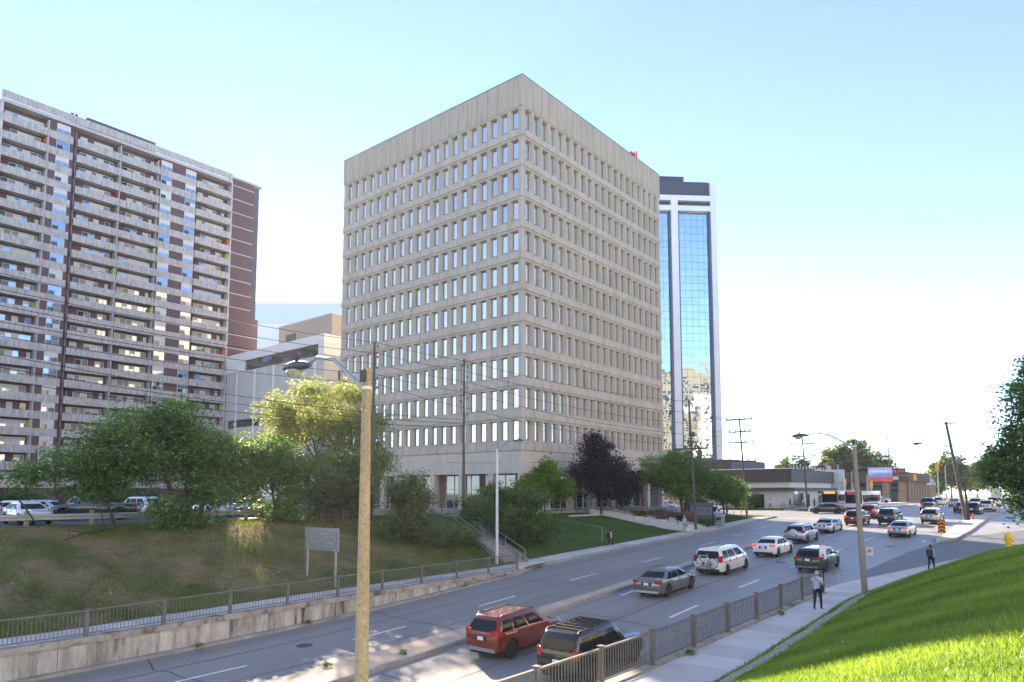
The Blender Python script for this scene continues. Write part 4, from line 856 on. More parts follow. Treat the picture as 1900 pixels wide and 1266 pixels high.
def car_meshes(t):
    if t in _cm: return _cm[t]
    c=CARS[t]; L,Wd,H=c['L'],c['W']/2,c['H']; D={}
    S=[list(x) for x in c['st']]; ss=[x[0] for x in S]
    def at(s): return [np.interp(s,ss,[x[k] for x in S]) for k in (1,2,3)]
    add={}
    for s in ss: add[round(s,4)]=None
    wr=c['wr']+.055
    for w in c['ws']:
        for a in range(0,181,20):
            s=w+wr*math.cos(R(a))/L; add[round(s,4)]=None
    for w in c['ws']: 
        for e in (-1,1): add[round(w+e*(wr+.012)/L,4)]=None
    rings=[]
    for s in sorted(add):
        if s<0 or s>1: continue
        zb,zt,wf=at(s)
        for w in c['ws']:
            d=abs(s-w)*L
            if d<=wr+1e-4: zb=max(zb,c['wr']+math.sqrt(max(0,wr*wr-d*d)))
        w=Wd*wf; zs=zt-.05; h=zs-zb
        if h<.12: zb=zs-.12; h=.12
        y=s*L-L/2
        half=[(w*.86,zb),(w*.965,zb+.05*min(1,h)),(w*.99,zb+h*.30),(w*1.0,zb+h*.58),(w*.985,zb+h*.80),(w*.95,zs),(w*.86,zt-.004)]
        ring=[(x,y,z) for x,z in half]+[(0,y,zt+.018)]+[(-x,y,z) for x,z in half[::-1]]+[(0,y,zb)]
        rings.append(ring[::-1])
    mb=MB(); mb.loft(rings); D['body']=mb.mesh('body',None or m_black,35)
    # underbody
    mb=MB(); mb.box(-Wd*.80,Wd*.80,-L*.46,L*.46,.20,.55); D['underbody']=mb.mesh('underbody',m_black)
    # greenhouse
    b0,b1,r0,r1=[x*L-L/2 for x in c['gh']]; gw=Wd*c['gw']; rw=Wd*c['rw']; zb=c['belt']; zr_=H-.10
    def lvl(t): return (lerp(b0,r0,t),lerp(b1,r1,t),lerp(gw,rw,t)+.035*math.sin(math.pi*t),lerp(zb,zr_,t))
    rings=[]
    for t in (-.12,0,.25,.5,.75,1):
        y0,y1,w,z=lvl(t); rings.append([(x,y,z) for x,y in rrect(y0,y1,w,.16)])
    for ins,dz in ((.05,.055),(.16,.088),(.42,.102)):
        rings.append([(x,y,zr_+dz) for x,y in rrect(r0+ins,r1-ins,rw-ins*.8,.14)])
    mb=MB(); mb.loft(rings); D['cabin']=mb.mesh('cabin',m_black,40)
    def side(ta,tb,sg,e=.006,cut=0):
        # side window from fraction ta..tb along the glass, on side sg
        out=[]
        for t in (.10,.36,.62,.88):
            y0,y1,w,z=lvl(t); a=lerp(y0+.10,y1-.10,ta); b=lerp(y0+.10,y1-.10,tb); 
            out.append([(sg*(w+e),a,z),(sg*(w+e),b,z)])
        mb=MB(); vs=[p for r in out for p in r]; fs=[(2*i,2*i+1,2*i+3,2*i+2) for i in range(3)]
        if sg<0: fs=[f[::-1] for f in fs]
        mb.add(vs,fs); 
        # thickness
        vs2=[(x-sg*.02,y,z) for x,y,z in vs]; k=len(vs); mb.add(vs2,[f[::-1] for f in fs]); return mb.mesh('side_window',m_cglass)
    if t=='sedan': cuts=[(.11,.20),(.215,.52),(.54,.86)]
    elif t=='pickup': cuts=[(.05,.45),(.48,.92)]
    elif t=='van': cuts=[(.03,.30),(.32,.60),(.62,.90)]
    elif t=='boxsuv': cuts=[(.03,.31),(.35,.63),(.66,.94)]
    else: cuts=[(.05,.27),(.29,.57),(.60,.90)]
    D['side']=[(side(a,b,1),side(a,b,-1)) for a,b in cuts]
    def endg(rear):
        rows=[]
        for t_ in (.14,.38,.62,.88):
            y0,y1,w,z=lvl(t_); y=y0-.008 if rear else y1+.008; ww=w-.13; bow=.0
            rows.append([(-ww,y,z),(0,y+(-.015 if rear else .015),z),(ww,y,z)])
        mb=MB(); vs=[p for r in rows for p in r]; fs=[]
        for i in range(3):
            for j in range(2): fs.append((i*3+j,i*3+j+1,i*3+j+4,i*3+j+3))
        if not rear: fs=[f[::-1] for f in fs]
        mb.add(vs,fs); k=.02 if rear else -.02
        mb.add([(x,y+k,z) for x,y,z in vs],[f[::-1] for f in fs]); return mb.mesh('rear_window' if rear else 'windscreen',m_cglass,60)
    D['rear']=endg(True); D['front']=endg(False)
    # lamps
    z0,z1,xf=c['tail']; yr=-L/2
    def lamp(sg):
        w=Wd; mb=MB(); prof=[]
        ya=yr+.035; 
        x0=w*xf; x1=w*.95
        a=[(x0,yr-.004),(w*.86,yr+.008),(w*.955,yr+.07),(w*.992,yr+.20)] 
        vs=[]
        for z in (z0,z1):
            for x,y in a: vs.append((sg*x,y,z))
        for z in (z0,z1):
            for x,y in a: vs.append((sg*(x-.06),y+.07,z))
        fs=[(i,i+1,i+5,i+4) for i in range(3)]+[(4,5,13,12),(5,6,14,13),(6,7,15,14),(1,0,8,9),(2,1,9,10),(3,2,10,11),(0,4,12,8),(3,11,15,7)]
        if sg<0: fs=[f[::-1] for f in fs]
        mb.add(vs,fs); return mb.mesh('tail_lamp',m_red,30)
    D['tail']=(lamp(1),lamp(-1))
    yf=L/2; hl=[]
    zt=.62 if t in('sedan','wagon') else (.72 if t in('suv','van') else .82)
    for sg in (1,-1):
        mb=MB(); a=[(Wd*.46,yf-.045),(Wd*.72,yf-.09),(Wd*.88,yf-.20),(Wd*.94,yf-.40)]
        vs=[(sg*x,y,zt) for x,y in a]+[(sg*x*.985,y-.03,zt+.13) for x,y in a]+[(sg*(x-.08),y-.10,zt) for x,y in a]+[(sg*(x-.08),y-.13,zt+.13) for x,y in a]
        fs=[(i+1,i,i+4,i+5) for i in range(3)]+[(i+4,i+12,i+13,i+5) for i in range(3)]+[(i,i+1,i+9,i+8) for i in range(3)]
        if sg<0: fs=[f[::-1] for f in fs]
        mb.add(vs,fs); hl.append(mb.mesh('headlight',m_clear,30))
    D['head']=hl
    mb=MB(); mb.box(-.155,.155,-.012,.0,-.075,.075); mb.box(-.30,.30,-.005,.012,-.10,.10,1); D['plate']=mb.mesh('licence_plate',[m_plate,m_black])
    mb=MB(); mb.box(-Wd*.80,Wd*.80,yr-.02,yr+.25,S[1][1]-.02,S[1][1]+.13,bev=.02); D['bumper']=mb.mesh('rear_bumper',m_black,40)
    mb=MB(); mb.box(-Wd*.55,Wd*.55,yf-.12,yf+.006,.40,.58,bev=.02); mb.box(-Wd*.62,Wd*.62,yf-.16,yf-.01,.26,.36,bev=.01); D['grille']=mb.mesh('grille',m_black,40)
    sm=[]
    xs=[c['ws'][0]+.085,.49,.735] if t!='pickup' else [.405,.56,.72]
    for x in xs:
        for sg in (1,-1):
            mb=MB(); y=x*L-L/2; zlo=S[4][1]+.14
            mb.box(min(sg*Wd*.97,sg*(Wd*1.0+.0015)),max(sg*Wd*.97,sg*(Wd*1.0+.0015)),y-.006,y+.006,zlo,c['belt']-.03); sm.append(mb.mesh('door_seam',m_black))
    D['seam']=sm; hd=[]
    for x in (xs[1]-.03,xs[0]+.055):
        for sg in (1,-1):
            mb=MB(); y=x*L-L/2; mb.box(min(sg*Wd*.95,sg*(Wd*.985+.03)),max(sg*Wd*.95,sg*(Wd*.985+.03)),y-.10,y+.08,c['belt']-.17,c['belt']-.135,bev=.012); hd.append(mb.mesh('door_handle',m_black,40))
    D['handle']=hd; mi=[]
    y0,y1,w,z=lvl(.12)
    for sg in (1,-1):
        mb=MB(); ym=lerp(y0,y1,.80); a,b=sg*(w-.01),sg*(w+.20); mb.box(min(sg*(w+.04),b),max(sg*(w+.04),b),ym-.05,ym+.06,z,z+.15,bev=.03); mb.box(min(a,sg*(w+.06)),max(a,sg*(w+.06)),ym-.02,ym+.03,z+.01,z+.06); mi.append(mb.mesh('wing_mirror',m_black,40))
    D['mirror']=mi
    rl=[]
    for sg in (1,-1):
        mb=MB(); mb.path([(sg*(rw-.06),r0+.15,zr_+.06),(sg*(rw-.06),r0+.25,zr_+.12),(sg*(rw-.06),r1-.25,zr_+.12),(sg*(rw-.06),r1-.12,zr_+.06)],.02,6); rl.append(mb.mesh('roof_rail',m_black,60))
    D['rail']=rl
    _cm[t]=D; return D
_wh={}
def wheel_mesh(r):
    if r in _wh: return _wh[r]
    w=.105; mb=MB(); mb.lathe([(r*.62,-w),(r*.90,-w*1.02),(r*.985,-w*.75),(r,-w*.3),(r,w*.3),(r*.985,w*.75),(r*.90,w*1.02),(r*.62,w)],24,axis='x'); ty=mb.mesh('tyre',m_rubber,40)
    mb=MB(); mb.lathe([(r*.66,-w*.8),(r*.66,w*.90),(r*.60,w*.94),(r*.57,w*.5),(.04,w*.35)],24,axis='x',m=1)
    for k in range(5):
        a=2*math.pi*k/5; mt=Matrix.Rotation(a,4,'X'); mb.box(w*.45,w*.90,-.062,.062,.03,r*.60,0,mt=mt)
    mb.lathe([(.07,w*.45),(.065,w*.92),(.03,w*.95)],12,axis='x'); mb.lathe([(r*.665,w*.80),(r*.665,w*.96),(r*.595,w*.97),(r*.595,w*.8)],24,axis='x')
    _wh[r]=(ty,mb.mesh('rim',[m_rim,M('rim_well',(.10,.10,.105),.6,.2,var=0)],40)); return _wh[r]
def car(label,u,v,t,pt,h=0,z=None,lit=False,cat='car',group=None,rails=False,trim=None,name=None,plate='auto',lampmat=None,rear=True,glassm=None):
    """u,v: position of the middle of the tail when h=0 (heading along +u); h in degrees anticlockwise"""
    c=CARS[t]; L=c['L']; D=car_meshes(t)
    hd=R(h); cu,cv=(u+math.cos(hd)*L/2,v+math.sin(hd)*L/2) if rear else (u,v)
    zz=zr(cu) if z is None else z; pit=0 if z is not None else math.atan((zr(cu+1)-zr(cu-1))/2)*math.cos(hd)
    e=empty(name or {'sedan':'saloon_car','suv':'suv','boxsuv':'suv','wagon':'estate_car','van':'minivan','pickup':'pickup_truck'}[t],label=label,cat=cat,group=group)
    e.location=W(cu,cv,zz+.012); e.rotation_euler=(pit,0,hd)
    B=link('body',D['body'],e,mats=[pt]); link('cabin',D['cabin'],e,mats=[pt]); link('underbody',D['underbody'],e)
    for a in D['side']:
        for m in a: link('side_window',m,e)
    link('rear_window',D['rear'],e); link('windscreen',D['front'],e)
    lm=lampmat or (m_redon if lit else m_red)
    for m in D['tail']: link('tail_lamp',m,e,mats=[lm])
    for m in D['head']: link('headlight',m,e)
    zp=(c['tail'][0]+c['tail'][1])/2-.12 if t in('sedan','wagon') else c['tail'][0]-.12
    link('licence_plate',D['plate'],B,loc=(0,-L/2-.012,zp))
    link('rear_bumper',D['bumper'],B,mats=[trim] if trim else None); link('grille',D['grille'],B)
    for m in D['seam']: link('door_seam',m,B)
    for m in D['handle']: link('door_handle',m,B,mats=[pt])
    for m in D['mirror']: link('wing_mirror',m,e,mats=[pt])
    if rails:
        for m in D['rail']: link('roof_rail',m,e)
    ty,rm=wheel_mesh(c['wr'])
    for s in c['ws']:
        for sg in (1,-1):
            w=link('wheel',ty,e,loc=(sg*(c['W']/2-.125),s*L-L/2,c['wr'])); 
            if sg<0: w.rotation_euler=(0,0,math.pi)
            link('rim',rm,w)
    return e,c
P_red=paint('copper',(.23,.034,.018),.4,.25); P_blk=paint('black',(.012,.013,.016),.3,.22); P_sil=paint('silver',(.42,.44,.45),.75,.32); P_grysil=paint('warm_grey',(.20,.20,.185),.7,.3)
P_wht=paint('white',(.72,.72,.71),.0,.3); P_green=paint('olive',(.060,.065,.045),.5,.3); P_navy=paint('navy',(.02,.028,.055),.5,.28); P_mar=paint('maroon',(.16,.018,.016),.4,.28); P_dkgry=paint('charcoal',(.05,.052,.056),.5,.3); P_blue=paint('blue',(.03,.08,.25),.4,.3); P_lsil=paint('light_silver',(.55,.56,.58),.6,.3)
OTRAF='cars queueing towards the junction'
car('copper red SUV passing the median in the inner lane, nearest but one',21.2,19.15,'suv',P_red,rails=True,trim=m_galv,group=OTRAF)
bs,c=car('black boxy SUV with roof rack beside the near railing',20.3,14.75,'boxsuv',P_blk,rails=True,group=OTRAF,lit=False)
for i in range(6):
    mb=MB(); y=-1.7+i*.36; mb.box(-.66,.66,y-.03,y+.03,c['H']+.015,c['H']+.045); mb.obj('roof_rack_bar',m_black,bs)
car('grey-green silver saloon with red tail lamps beside the median',34.9,19.2,'sedan',P_grysil,group=OTRAF,trim=P_lsil)
vn,vc=car('white minivan with a red stripe and a bicycle on its tail',43.4,19.4,'van',P_wht,group=OTRAF,cat='van')
m_str=M('stripe_red',(.45,.03,.05),.4,var=0)
for sg in (1,-1):
    mb=MB(); x=vc['W']/2*.998; mb.box(min(sg*x*.96,sg*(x+.004)),max(sg*x*.96,sg*(x+.004)),-2.1,1.6,.86,.91); mb.obj('side_stripe',m_str,vn)
car('white saloon behind the minivan at the end of the narrow median',54.0,19.6,'sedan',P_wht,lit=True,group=OTRAF)
car('dark olive estate car in the outer lane near the lamp post',47.6,14.4,'wagon',P_green,rails=True,group=OTRAF,trim=P_grysil)
rv,rc=car('silver SUV with a covered spare wheel on its tailgate',64.6,20.6,'suv',P_sil,group=OTRAF,rails=True)
mb=MB(); mb.lathe([(.05,-.16),(.30,-.15),(.35,-.10),(.35,0)],24,axis='z'); o=mb.obj('spare_wheel_cover',P_lsil,rv,smooth=40); o.location=(-.05,-rc['L']/2-.0,.98); o.rotation_euler=(R(-90),0,0)
car('pale silver saloon following in the inner lane past the silver SUV',75.2,21.2,'sedan',P_lsil,group=OTRAF)
car('maroon crossover with lit brake lamps half hidden by the lamp post',84.6,20.6,'suv',P_mar,lit=True,group=OTRAF)
car('dark red crossover ahead of the maroon one beside the far median',96,21.6,'suv',P_mar,lit=True,group=OTRAF)
car('navy boxy SUV in the middle lane of the queue',87.0,17.7,'boxsuv',P_navy,group=OTRAF)
car('silver saloon with brake lamps lit alone in the outer lane',73.8,14.1,'sedan',P_sil,lit=True,group=OTRAF)
car('silver compact SUV in the outer lane ahead of the lone silver saloon',89.6,13.9,'suv',P_sil,group=OTRAF)
car('black saloon turning across the road into the side street',107.5,27.2,'sedan',P_blk,h=118,z=zr(106)-.0,group=OTRAF,lit=True)
FQ='cars stopped far ahead at the signals'
for i,(a,b,t,p,l) in enumerate(((112,17.6,'sedan',P_dkgry,'dark saloon in the middle lane just before the far signals'),(127,19.9,'boxsuv',P_dkgry,'large grey SUV further along the middle lane'),(113.5,13.8,'sedan',P_navy,'dark blue saloon behind the leaning pole'),(120,11.5,'suv',P_wht,'white crossover right of the leaning pole in the far queue'),(106,10.2+1.5,'suv',P_blk,'black SUV in the outer lane under the hanging tree'),(134,14.2,'suv',P_wht,'white SUV in the far queue behind the leaning pole'),(140,18,'sedan',P_lsil,'silver saloon deep in the far queue'),(148,13.2,'suv',P_lsil,'pale SUV at the head of the outer lane queue'),(146,21.2,'suv',P_wht,'white SUV at the head of the inner lane queue'),(160,17,'sedan',P_blk,'black car at the far stop line'),(168,13,'sedan',P_wht,'white car at the far stop line'))):
    car(l,a,b,t,p,group=FQ,lit=i%3==0)
car('white saloon waiting at the side entrance in front of the brown shop',176,37,'sedan',P_wht,h=100,z=-2.4,rear=False)
car('silver saloon standing in the side street beside the lawn',104.6,46.5,'sedan',P_lsil,h=-93,z=-2.95,rear=False)
car('white hatch behind the silver saloon in the side street',104.0,53.5,'suv',P_wht,h=-90,z=-2.95,rear=False)
# parked cars
PK='cars parked above the bank'; zl=-2.05
for (a,b,t,p,h,l) in ((15.0,53.4,'sedan',P_wht,-90,'white saloon parked nose-on to the guard rail, nearest in the car park'),(11.9,53.6,'sedan',P_lsil,-90,'pale saloon cut by the left picture edge in the car park'),(13.2,61.5,'suv',P_blk,-70,'black SUV in the second row of the car park'),(16.6,60.8,'sedan',P_wht,-60,'white saloon angled in the second row of the car park'),(20.6,57.6,'pickup',P_dkgry,148,'dark crew-cab pickup parked behind the guard rail'),(19.2,63.8,'sedan',P_lsil,-55,'silver saloon partly hidden by the dark pickup'),(25.6,60.5,'suv',P_wht,-80,'white SUV seen through the trees above the bank'),(29.0,56.3,'sedan',P_wht,-95,'white saloon behind the tree trunks of the bank'),(32.6,57.5,'van',P_blue,-80,'blue van parked under the trees'),(24.0,68.5,'suv',P_navy,-80,'dark blue SUV in the back row of the car park'),(12.0,70,'sedan',P_wht,-75,'white car at the far left of the back row'),(35.5,64,'suv',P_blk,-90,'black SUV at the right end of the car park'),(31,70,'sedan',P_lsil,-90,'silver car in the back row under the trees')):
    car(l,a,b,t,p,h=h,z=zl,group=PK,rear=False)
# ---------------------------------------------------------------- bicycle on the van
def bicycle(label,loc,rz,parts_mat,sc=1.0):
    e=empty('bicycle',loc=loc,rz=rz,label=label,cat='bicycle')
    def ringw(y):
        k=20; mb=MB(); mb.path([(0,y+.33*math.cos(2*math.pi*i/k),.34+.33*math.sin(2*math.pi*i/k)) for i in range(k)],.022,6,close=True)
        for i in range(8): a=math.pi*i/8; mb.tube((0,y-.31*math.cos(a),.34-.31*math.sin(a)),(0,y+.31*math.cos(a),.34+.31*math.sin(a)),.004,n=3)
        mb.obj('wheel',m_black,e)
    ringw(-.52); ringw(.52)
    mb=MB()
    for a,b in (((0,-.52,.34),(0,-.05,.30)),((0,-.05,.30),(0,.38,.78)),((0,-.05,.30),(0,-.18,.86)),((0,-.18,.80),(0,.36,.82)),((0,-.52,.34),(0,-.16,.78)),((0,.38,.86),(0,.52,.34))): mb.tube(a,b,.02,n=6)
    mb.obj('frame',parts_mat,e)
    MB().path([(-.28,.30,.98),(-.1,.38,.97),(.1,.38,.97),(.28,.30,.98)],.015,6).tube((0,.38,.86),(0,.38,.97),.014).obj('handlebar',m_black,e)
    MB().box(-.07,.07,-.32,-.06,.88,.93,bev=.02).obj('saddle',m_black,e)
    mb=MB(); mb.lathe([(.09,-.01),(.09,.01)],12,axis='x',c=(.03,-.05,.30)); mb.tube((.05,-.05,.30),(.05,.05,.16),.01); mb.tube((-.05,-.05,.30),(-.05,-.15,.44),.01); mb.obj('crank',m_rim,e)
    return e
m_bk=M('bike_white',(.6,.6,.62),.4,var=0)
ub,vb_=43.4-.28,19.4
bicycle('bicycle hanging on the rear rack of the white minivan',W(ub,vb_+.05,zr(43.4)+.52),R(90),m_bk)
rk=MB(); rk.tube((-.2,-2.70,.75),(-.2,-2.52,1.0),.02); rk.tube((.2,-2.70,.75),(.2,-2.52,1.0),.02); rk.tube((-.4,-2.72,.62),(.4,-2.72,.62),.02); rk.tube((0,-2.5,.45),(0,-2.74,.60),.025); rk.obj('bicycle_rack',m_black,vn)
# ---------------------------------------------------------------- buses
m_busw=paint('bus_white',(.66,.66,.66),0,.35); m_busr=paint('bus_red',(.55,.03,.03),0,.35); m_amb=M('amber_display',(.5,.25,.03),.5,var=0,emit=(1,.45,.08),es=.25); m_busk=M('bus_black',(.02,.02,.022),.3,var=0)
def bus(label,u,v,disp,body):
    e=empty('city_bus',loc=W(u,v,zr(u)+.01),rz=math.pi,label=label,cat='bus',group='city buses at the stop')
    MB().box(-1.27,1.27,-12,0,.32,3.05,bev=.10).obj('body',body,e,smooth=40)
    MB().box(-1.285,1.285,-11.9,-.12,.85,1.15).obj('stripe',m_busr,e)
    for sg in (1,-1):
        for i in range(7): MB().box(min(sg*1.2,sg*1.292),max(sg*1.2,sg*1.292),-11.4+1.6*i,-9.95+1.6*i,1.4,2.45).obj('side_window',m_cglass,e)
        MB().box(min(sg*.72,sg*1.05),max(sg*.72,sg*1.05),-.05,.03,.62,.84,bev=.02).obj('headlight',m_clear,e)
        MB().box(min(sg*1.3,sg*1.55),max(sg*1.3,sg*1.55),.0,.10,1.7,2.2,bev=.03).tube((sg*1.2,.0,2.4),(sg*1.42,.05,2.2),.03).obj('mirror',m_busk,e)
    MB().box(-1.18,1.18,-.06,.02,1.15,2.98,bev=.02).obj('front_mask',m_busk,e)
    MB().box(-1.12,-.03,-.04,.032,1.25,2.42).obj('windscreen',m_cglass,e); MB().box(.03,1.12,-.04,.032,1.25,2.42).obj('windscreen',m_cglass,e)
    d=MB().box(-.85,.85,-.04,.036,2.55,2.92).obj('destination_display',disp,e)
    MB().box(-1.2,1.2,-.1,.06,.34,.56,bev=.03).obj('bumper',m_busk,e)
    ty,rm=wheel_mesh(.48)
    for y in (-2.6,-9.0):
        for sg in (1,-1):
            w=link('wheel',ty,e,loc=(sg*1.13,y,.48)); w.rotation_euler=(0,0,0 if sg>0 else math.pi); link('rim',rm,w)
    return e
bus('city bus with an amber destination display at the corner store stop',119,32.2,m_amb,m_busw)
bus('red and white city bus pulled out beside the first bus',115,27.7,M('dark_red_display',(.2,.03,.02),.5,var=0,emit=(.8,.1,.05),es=.08),m_busw)
# ================================================================ people
m_skin=M('skin',(.42,.26,.18),.6,var=0); m_skin2=M('skin_dark',(.13,.075,.05),.6,var=0); m_hairg=M('hair_grey',(.42,.40,.38),.8,var=0); m_hairb=M('hair_black',(.015,.013,.012),.7,var=0); m_shoe=M('shoe',(.02,.02,.02),.6,var=0); m_shoew=M('shoe_white',(.6,.6,.6),.6,var=0)
def cloth(n,c): return M('cloth_'+n,c,.9,var=.12,scale=9,coord='obj')
def person(label,u,v,z,h,ht,shirt,pants,hair,skin=None,sleeve='short',stride=.28,arms=None,shoes=None,group=None,lean=0.):
    skin=skin or m_skin; s=ht/1.76
    V=[];E=[];Rd=[];tag=[]
    def add(p,r,par=None):
        V.append(p); Rd.append(r); i=len(V)-1
        if par is not None: E.append((par,i))
        return i
    pel=add((0,0,.96),(.155,.105)); sp=add((0,.01+lean*.1,1.14),(.145,.10),pel); ch=add((0,.0+lean*.2,1.36),(.17,.11),sp); nk=add((0,-.005+lean*.25,1.50),(.058,.058),ch)
    jw=add((0,.02+lean*.28,1.58),(.070,.075),nk); hd=add((0,.015+lean*.3,1.665),(.080,.098),jw); add((0,.01+lean*.3,1.735),(.055,.065),hd)
    for sg in (1,-1):
        st=stride*sg
        hp=add((sg*.095,0,.90),(.092,.10),pel); kn=add((sg*.10,st*.55+.04,.50),(.060,.066),hp); an=add((sg*.10,st-.02,.095+(.05 if st<0 else 0)),(.042,.046),kn); add((sg*.115,st+.15,.035+(.0 if st>0 else .01)),(.040,.028),an)
        a=(arms or {}).get(sg); el,wr=a if a else ((sg*.255,-.03-st*.35,1.16),(sg*.27,.06-st*.75,.93))
        sh=add((sg*.185,lean*.2,1.425),(.068,.062),ch); e_=add(el,(.046,.048),sh); w_=add(wr,(.032,.034),e_)
        d=(Vector(wr)-Vector(el)).normalized(); pm=Vector(wr)+d*.06; p_=add(tuple(pm),(.028,.042),w_)
        ax=d.cross(Vector((1,0,0))).normalized() if abs(d.x)<.9 else Vector((0,1,0))
        for k,(o,l) in enumerate(((-.030,.075),(-.010,.088),(.010,.084),(.030,.066))):
            q=pm+ax*o+d*.03; f1=add(tuple(q),(.010,.010),p_); f2=add(tuple(q+d*l*.55+Vector((-sg*.008,0,0))),(.009,.009),f1); add(tuple(q+d*l+Vector((-sg*.022,0,0))),(.007,.007),f2)
        t1=add(tuple(Vector(wr)+d*.03+ax*.042),(.011,.011),w_); add(tuple(Vector(wr)+d*.075+ax*.062),(.009,.009),t1)
    me=bpy.data.meshes.new('skeleton'); me.from_pydata([tuple(c*s for c in p) for p in V],E,[])
    o=bpy.data.objects.new('skeleton',me); COL.objects.link(o)
    md=o.modifiers.new('skin','SKIN'); md.use_smooth_shade=True
    for i,rr_ in enumerate(Rd): me.skin_vertices[0].data[i].radius=(rr_[0]*s,rr_[1]*s)
    me.skin_vertices[0].data[0].use_root=True
    sb=o.modifiers.new('sub','SUBSURF'); sb.levels=1; sb.render_levels=1
    dg=bpy.context.evaluated_depsgraph_get(); m2=bpy.data.meshes.new_from_object(o.evaluated_get(dg)); bpy.data.objects.remove(o); m2.name='body'
    m2.materials.clear()
    for m in (skin,shirt,pants,shoes or m_shoe,hair): m2.materials.append(m)
    for p in m2.polygons:
        x,y,zz=[c/s for c in p.center]; ax=abs(x)
        if zz>1.51: k=4 if (zz>1.70 or (zz>1.60 and y<.0+lean*.3)) else 0
        elif zz<.11: k=3
        elif zz<.97 and ax<.225: k=2
        elif ax>.215 and zz<(1.24 if sleeve=='short' else .92 if sleeve=='long' else 9) and zz<1.5: k=0
        elif arms and ax>.2 and zz>1.0 and y>.14: k=0
        else: k=1
        p.material_index=k; p.use_smooth=True
    e=empty('person',loc=W(u,v,z),rz=R(h),label=label,cat='person',group=group)
    link('body',m2,e)
    mb=MB(); mb.lathe([(.02,-.11),(.026,-.08),(.012,-.02)],6); n=mb.obj('nose',skin,e); n.location=(0,(.115+lean*.3)*s,1.70*s); n.scale=(s*.8,s*.8,s*.8)
    for sg in (1,-1): MB().box(-.008,.008,-.02,.02,-.032,.032,bev=.006).obj('ear',skin,e,loc=(sg*.088*s,(.0+lean*.3)*s,1.645*s))
    mb=MB(); mb.lathe([(.088,-.07),(.098,-.01),(.088,.05),(.05,.085),(.01,.093)],14); hh=mb.obj('hair',hair,e,smooth=60); hh.location=(0,(-.012+lean*.3)*s,1.685*s); hh.scale=(s*.93,s*1.08,s)
    return e,s
def bagstrap(e,pts,r=.02): MB().path(pts,r,5).obj('strap',m_black,e)
c_ltblue=cloth('pale_blue',(.44,.48,.58)); c_jean=cloth('dark_jeans',(.022,.026,.045)); c_lav=cloth('lavender',(.40,.40,.55)); c_blk=cloth('black',(.014,.014,.016)); c_khaki=cloth('khaki',(.34,.28,.22)); c_white=cloth('white',(.6,.6,.6)); c_grey=cloth('grey',(.2,.2,.22))
e,s=person('man in pale blue short-sleeved shirt and dark trousers with a shoulder bag by the railing',33.55,9.76,swR(33.6)+.005,4,1.77,c_ltblue,c_jean,m_hairg,arms={-1:((-.24,.06,1.44),(-.06,.16,1.60))} if False else {1:((.25,-.06,1.17),(.24,.05,.95)),-1:((-.27,.05,1.30),(-.13,.17,1.56))},stride=.24)
bg_=MB(); bg_.box(-.06,.09,-.16,.16,-.17,.15,bev=.05); b=bg_.obj('shoulder_bag',m_black,None,smooth=40); b.location=W(33.55,9.76,swR(33.6))+Vector((.235,-.10,1.02)); b.rotation_euler=(0,0,R(4)); props(b,'black shoulder bag on the hip of the man by the railing','bag')
bagstrap(b,[(-.03,.0,.12),(-.17,-.06,.34),(-.34,-.04,.50),(-.36,.10,.52),(-.20,.24,.34),(-.02,.16,.12)],.014)
e,s=person('man with dark backpack and lavender shirt walking up the right-hand pavement',51.2,7.95,swR(51.2)+.02,-14,1.66,c_lav,c_blk,m_hairb,skin=m_skin2,sleeve='long',stride=.2)
def backpack(u,v,z,rz,label,mat):
    mb=MB(); mb.box(-.17,.17,-.12,.07,-.24,.24,bev=.06); mb.box(-.12,.12,-.17,-.119,-.2,.02,bev=.02); o=mb.obj('backpack',mat,smooth=40); o.location=W(u,v,z); o.rotation_euler=(0,0,R(rz)); props(o,label,'backpack')
    for sg in (1,-1): MB().path([(sg*.11,.02,.22),(sg*.12,.10,.29),(sg*.13,.22,.22),(sg*.13,.26,.0),(sg*.13,.10,-.18)],.02,5).obj('strap',mat,o)
    return o
a=R(-14); backpack(51.2-.17*math.cos(a),7.95-.17*math.sin(a),swR(51.2)+1.17,-14,'charcoal backpack worn by the man on the right-hand pavement',cloth('charcoal',(.05,.05,.06)))
e,s=person('walker in dark leggings and white top with a black rucksack on the far pavement',53.9,33.2,swL(53.9)+.02,-12,1.52,c_white,c_blk,m_hairb,sleeve='long',stride=.3,shoes=m_shoew)
a=R(-12); backpack(53.9-.16*math.cos(a),33.2-.16*math.sin(a),swL(53.9)+1.04,-12,'black rucksack on the back of the walker on the far pavement',m_black)
person('man in light blue shirt and khaki trousers at the foot of the entrance stairs',69.0,33.3,swL(69)+.02,-10,1.80,cloth('sky',(.36,.46,.62)),c_khaki,m_hairg,sleeve='long',stride=.12)
# open dark umbrella-like bag beside him: a folded umbrella canopy
mb=MB(); n=10; rings=[[(r_*math.cos(2*math.pi*i/n),r_*math.sin(2*math.pi*i/n),h_) for i in range(n)] for r_,h_ in ((.62,0),(.52,.16),(.32,.27),(.03,.33))]
mb.loft(rings,cap=False); mb.loft([[(x*.985,y*.985,z-.012) for x,y,z in r_][::-1] for r_ in rings],cap=False); um=mb.obj('umbrella',cloth('umbrella',(.015,.03,.035)),smooth=30); um.location=W(69.5,33.9,swL(69)+1.45); um.rotation_euler=(R(-38),R(10),0); props(um,'open black umbrella tilted beside the man at the stairs','umbrella')
MB().tube((0,0,.33),(0,0,-.55),.012).obj('shaft',m_black,um)
person('dark-clothed person striding past the blue container at the top of the bank',38.0,50.0,-2.1,95,1.78,c_blk,c_jean,m_hairb,sleeve='long',stride=.45)
person('person in dark jacket standing at the lawn edge by the side street',93.6,38.8,-3.27,60,1.72,c_grey,c_jean,m_hairb,sleeve='long',stride=.1)
SH='people outside the corner store'
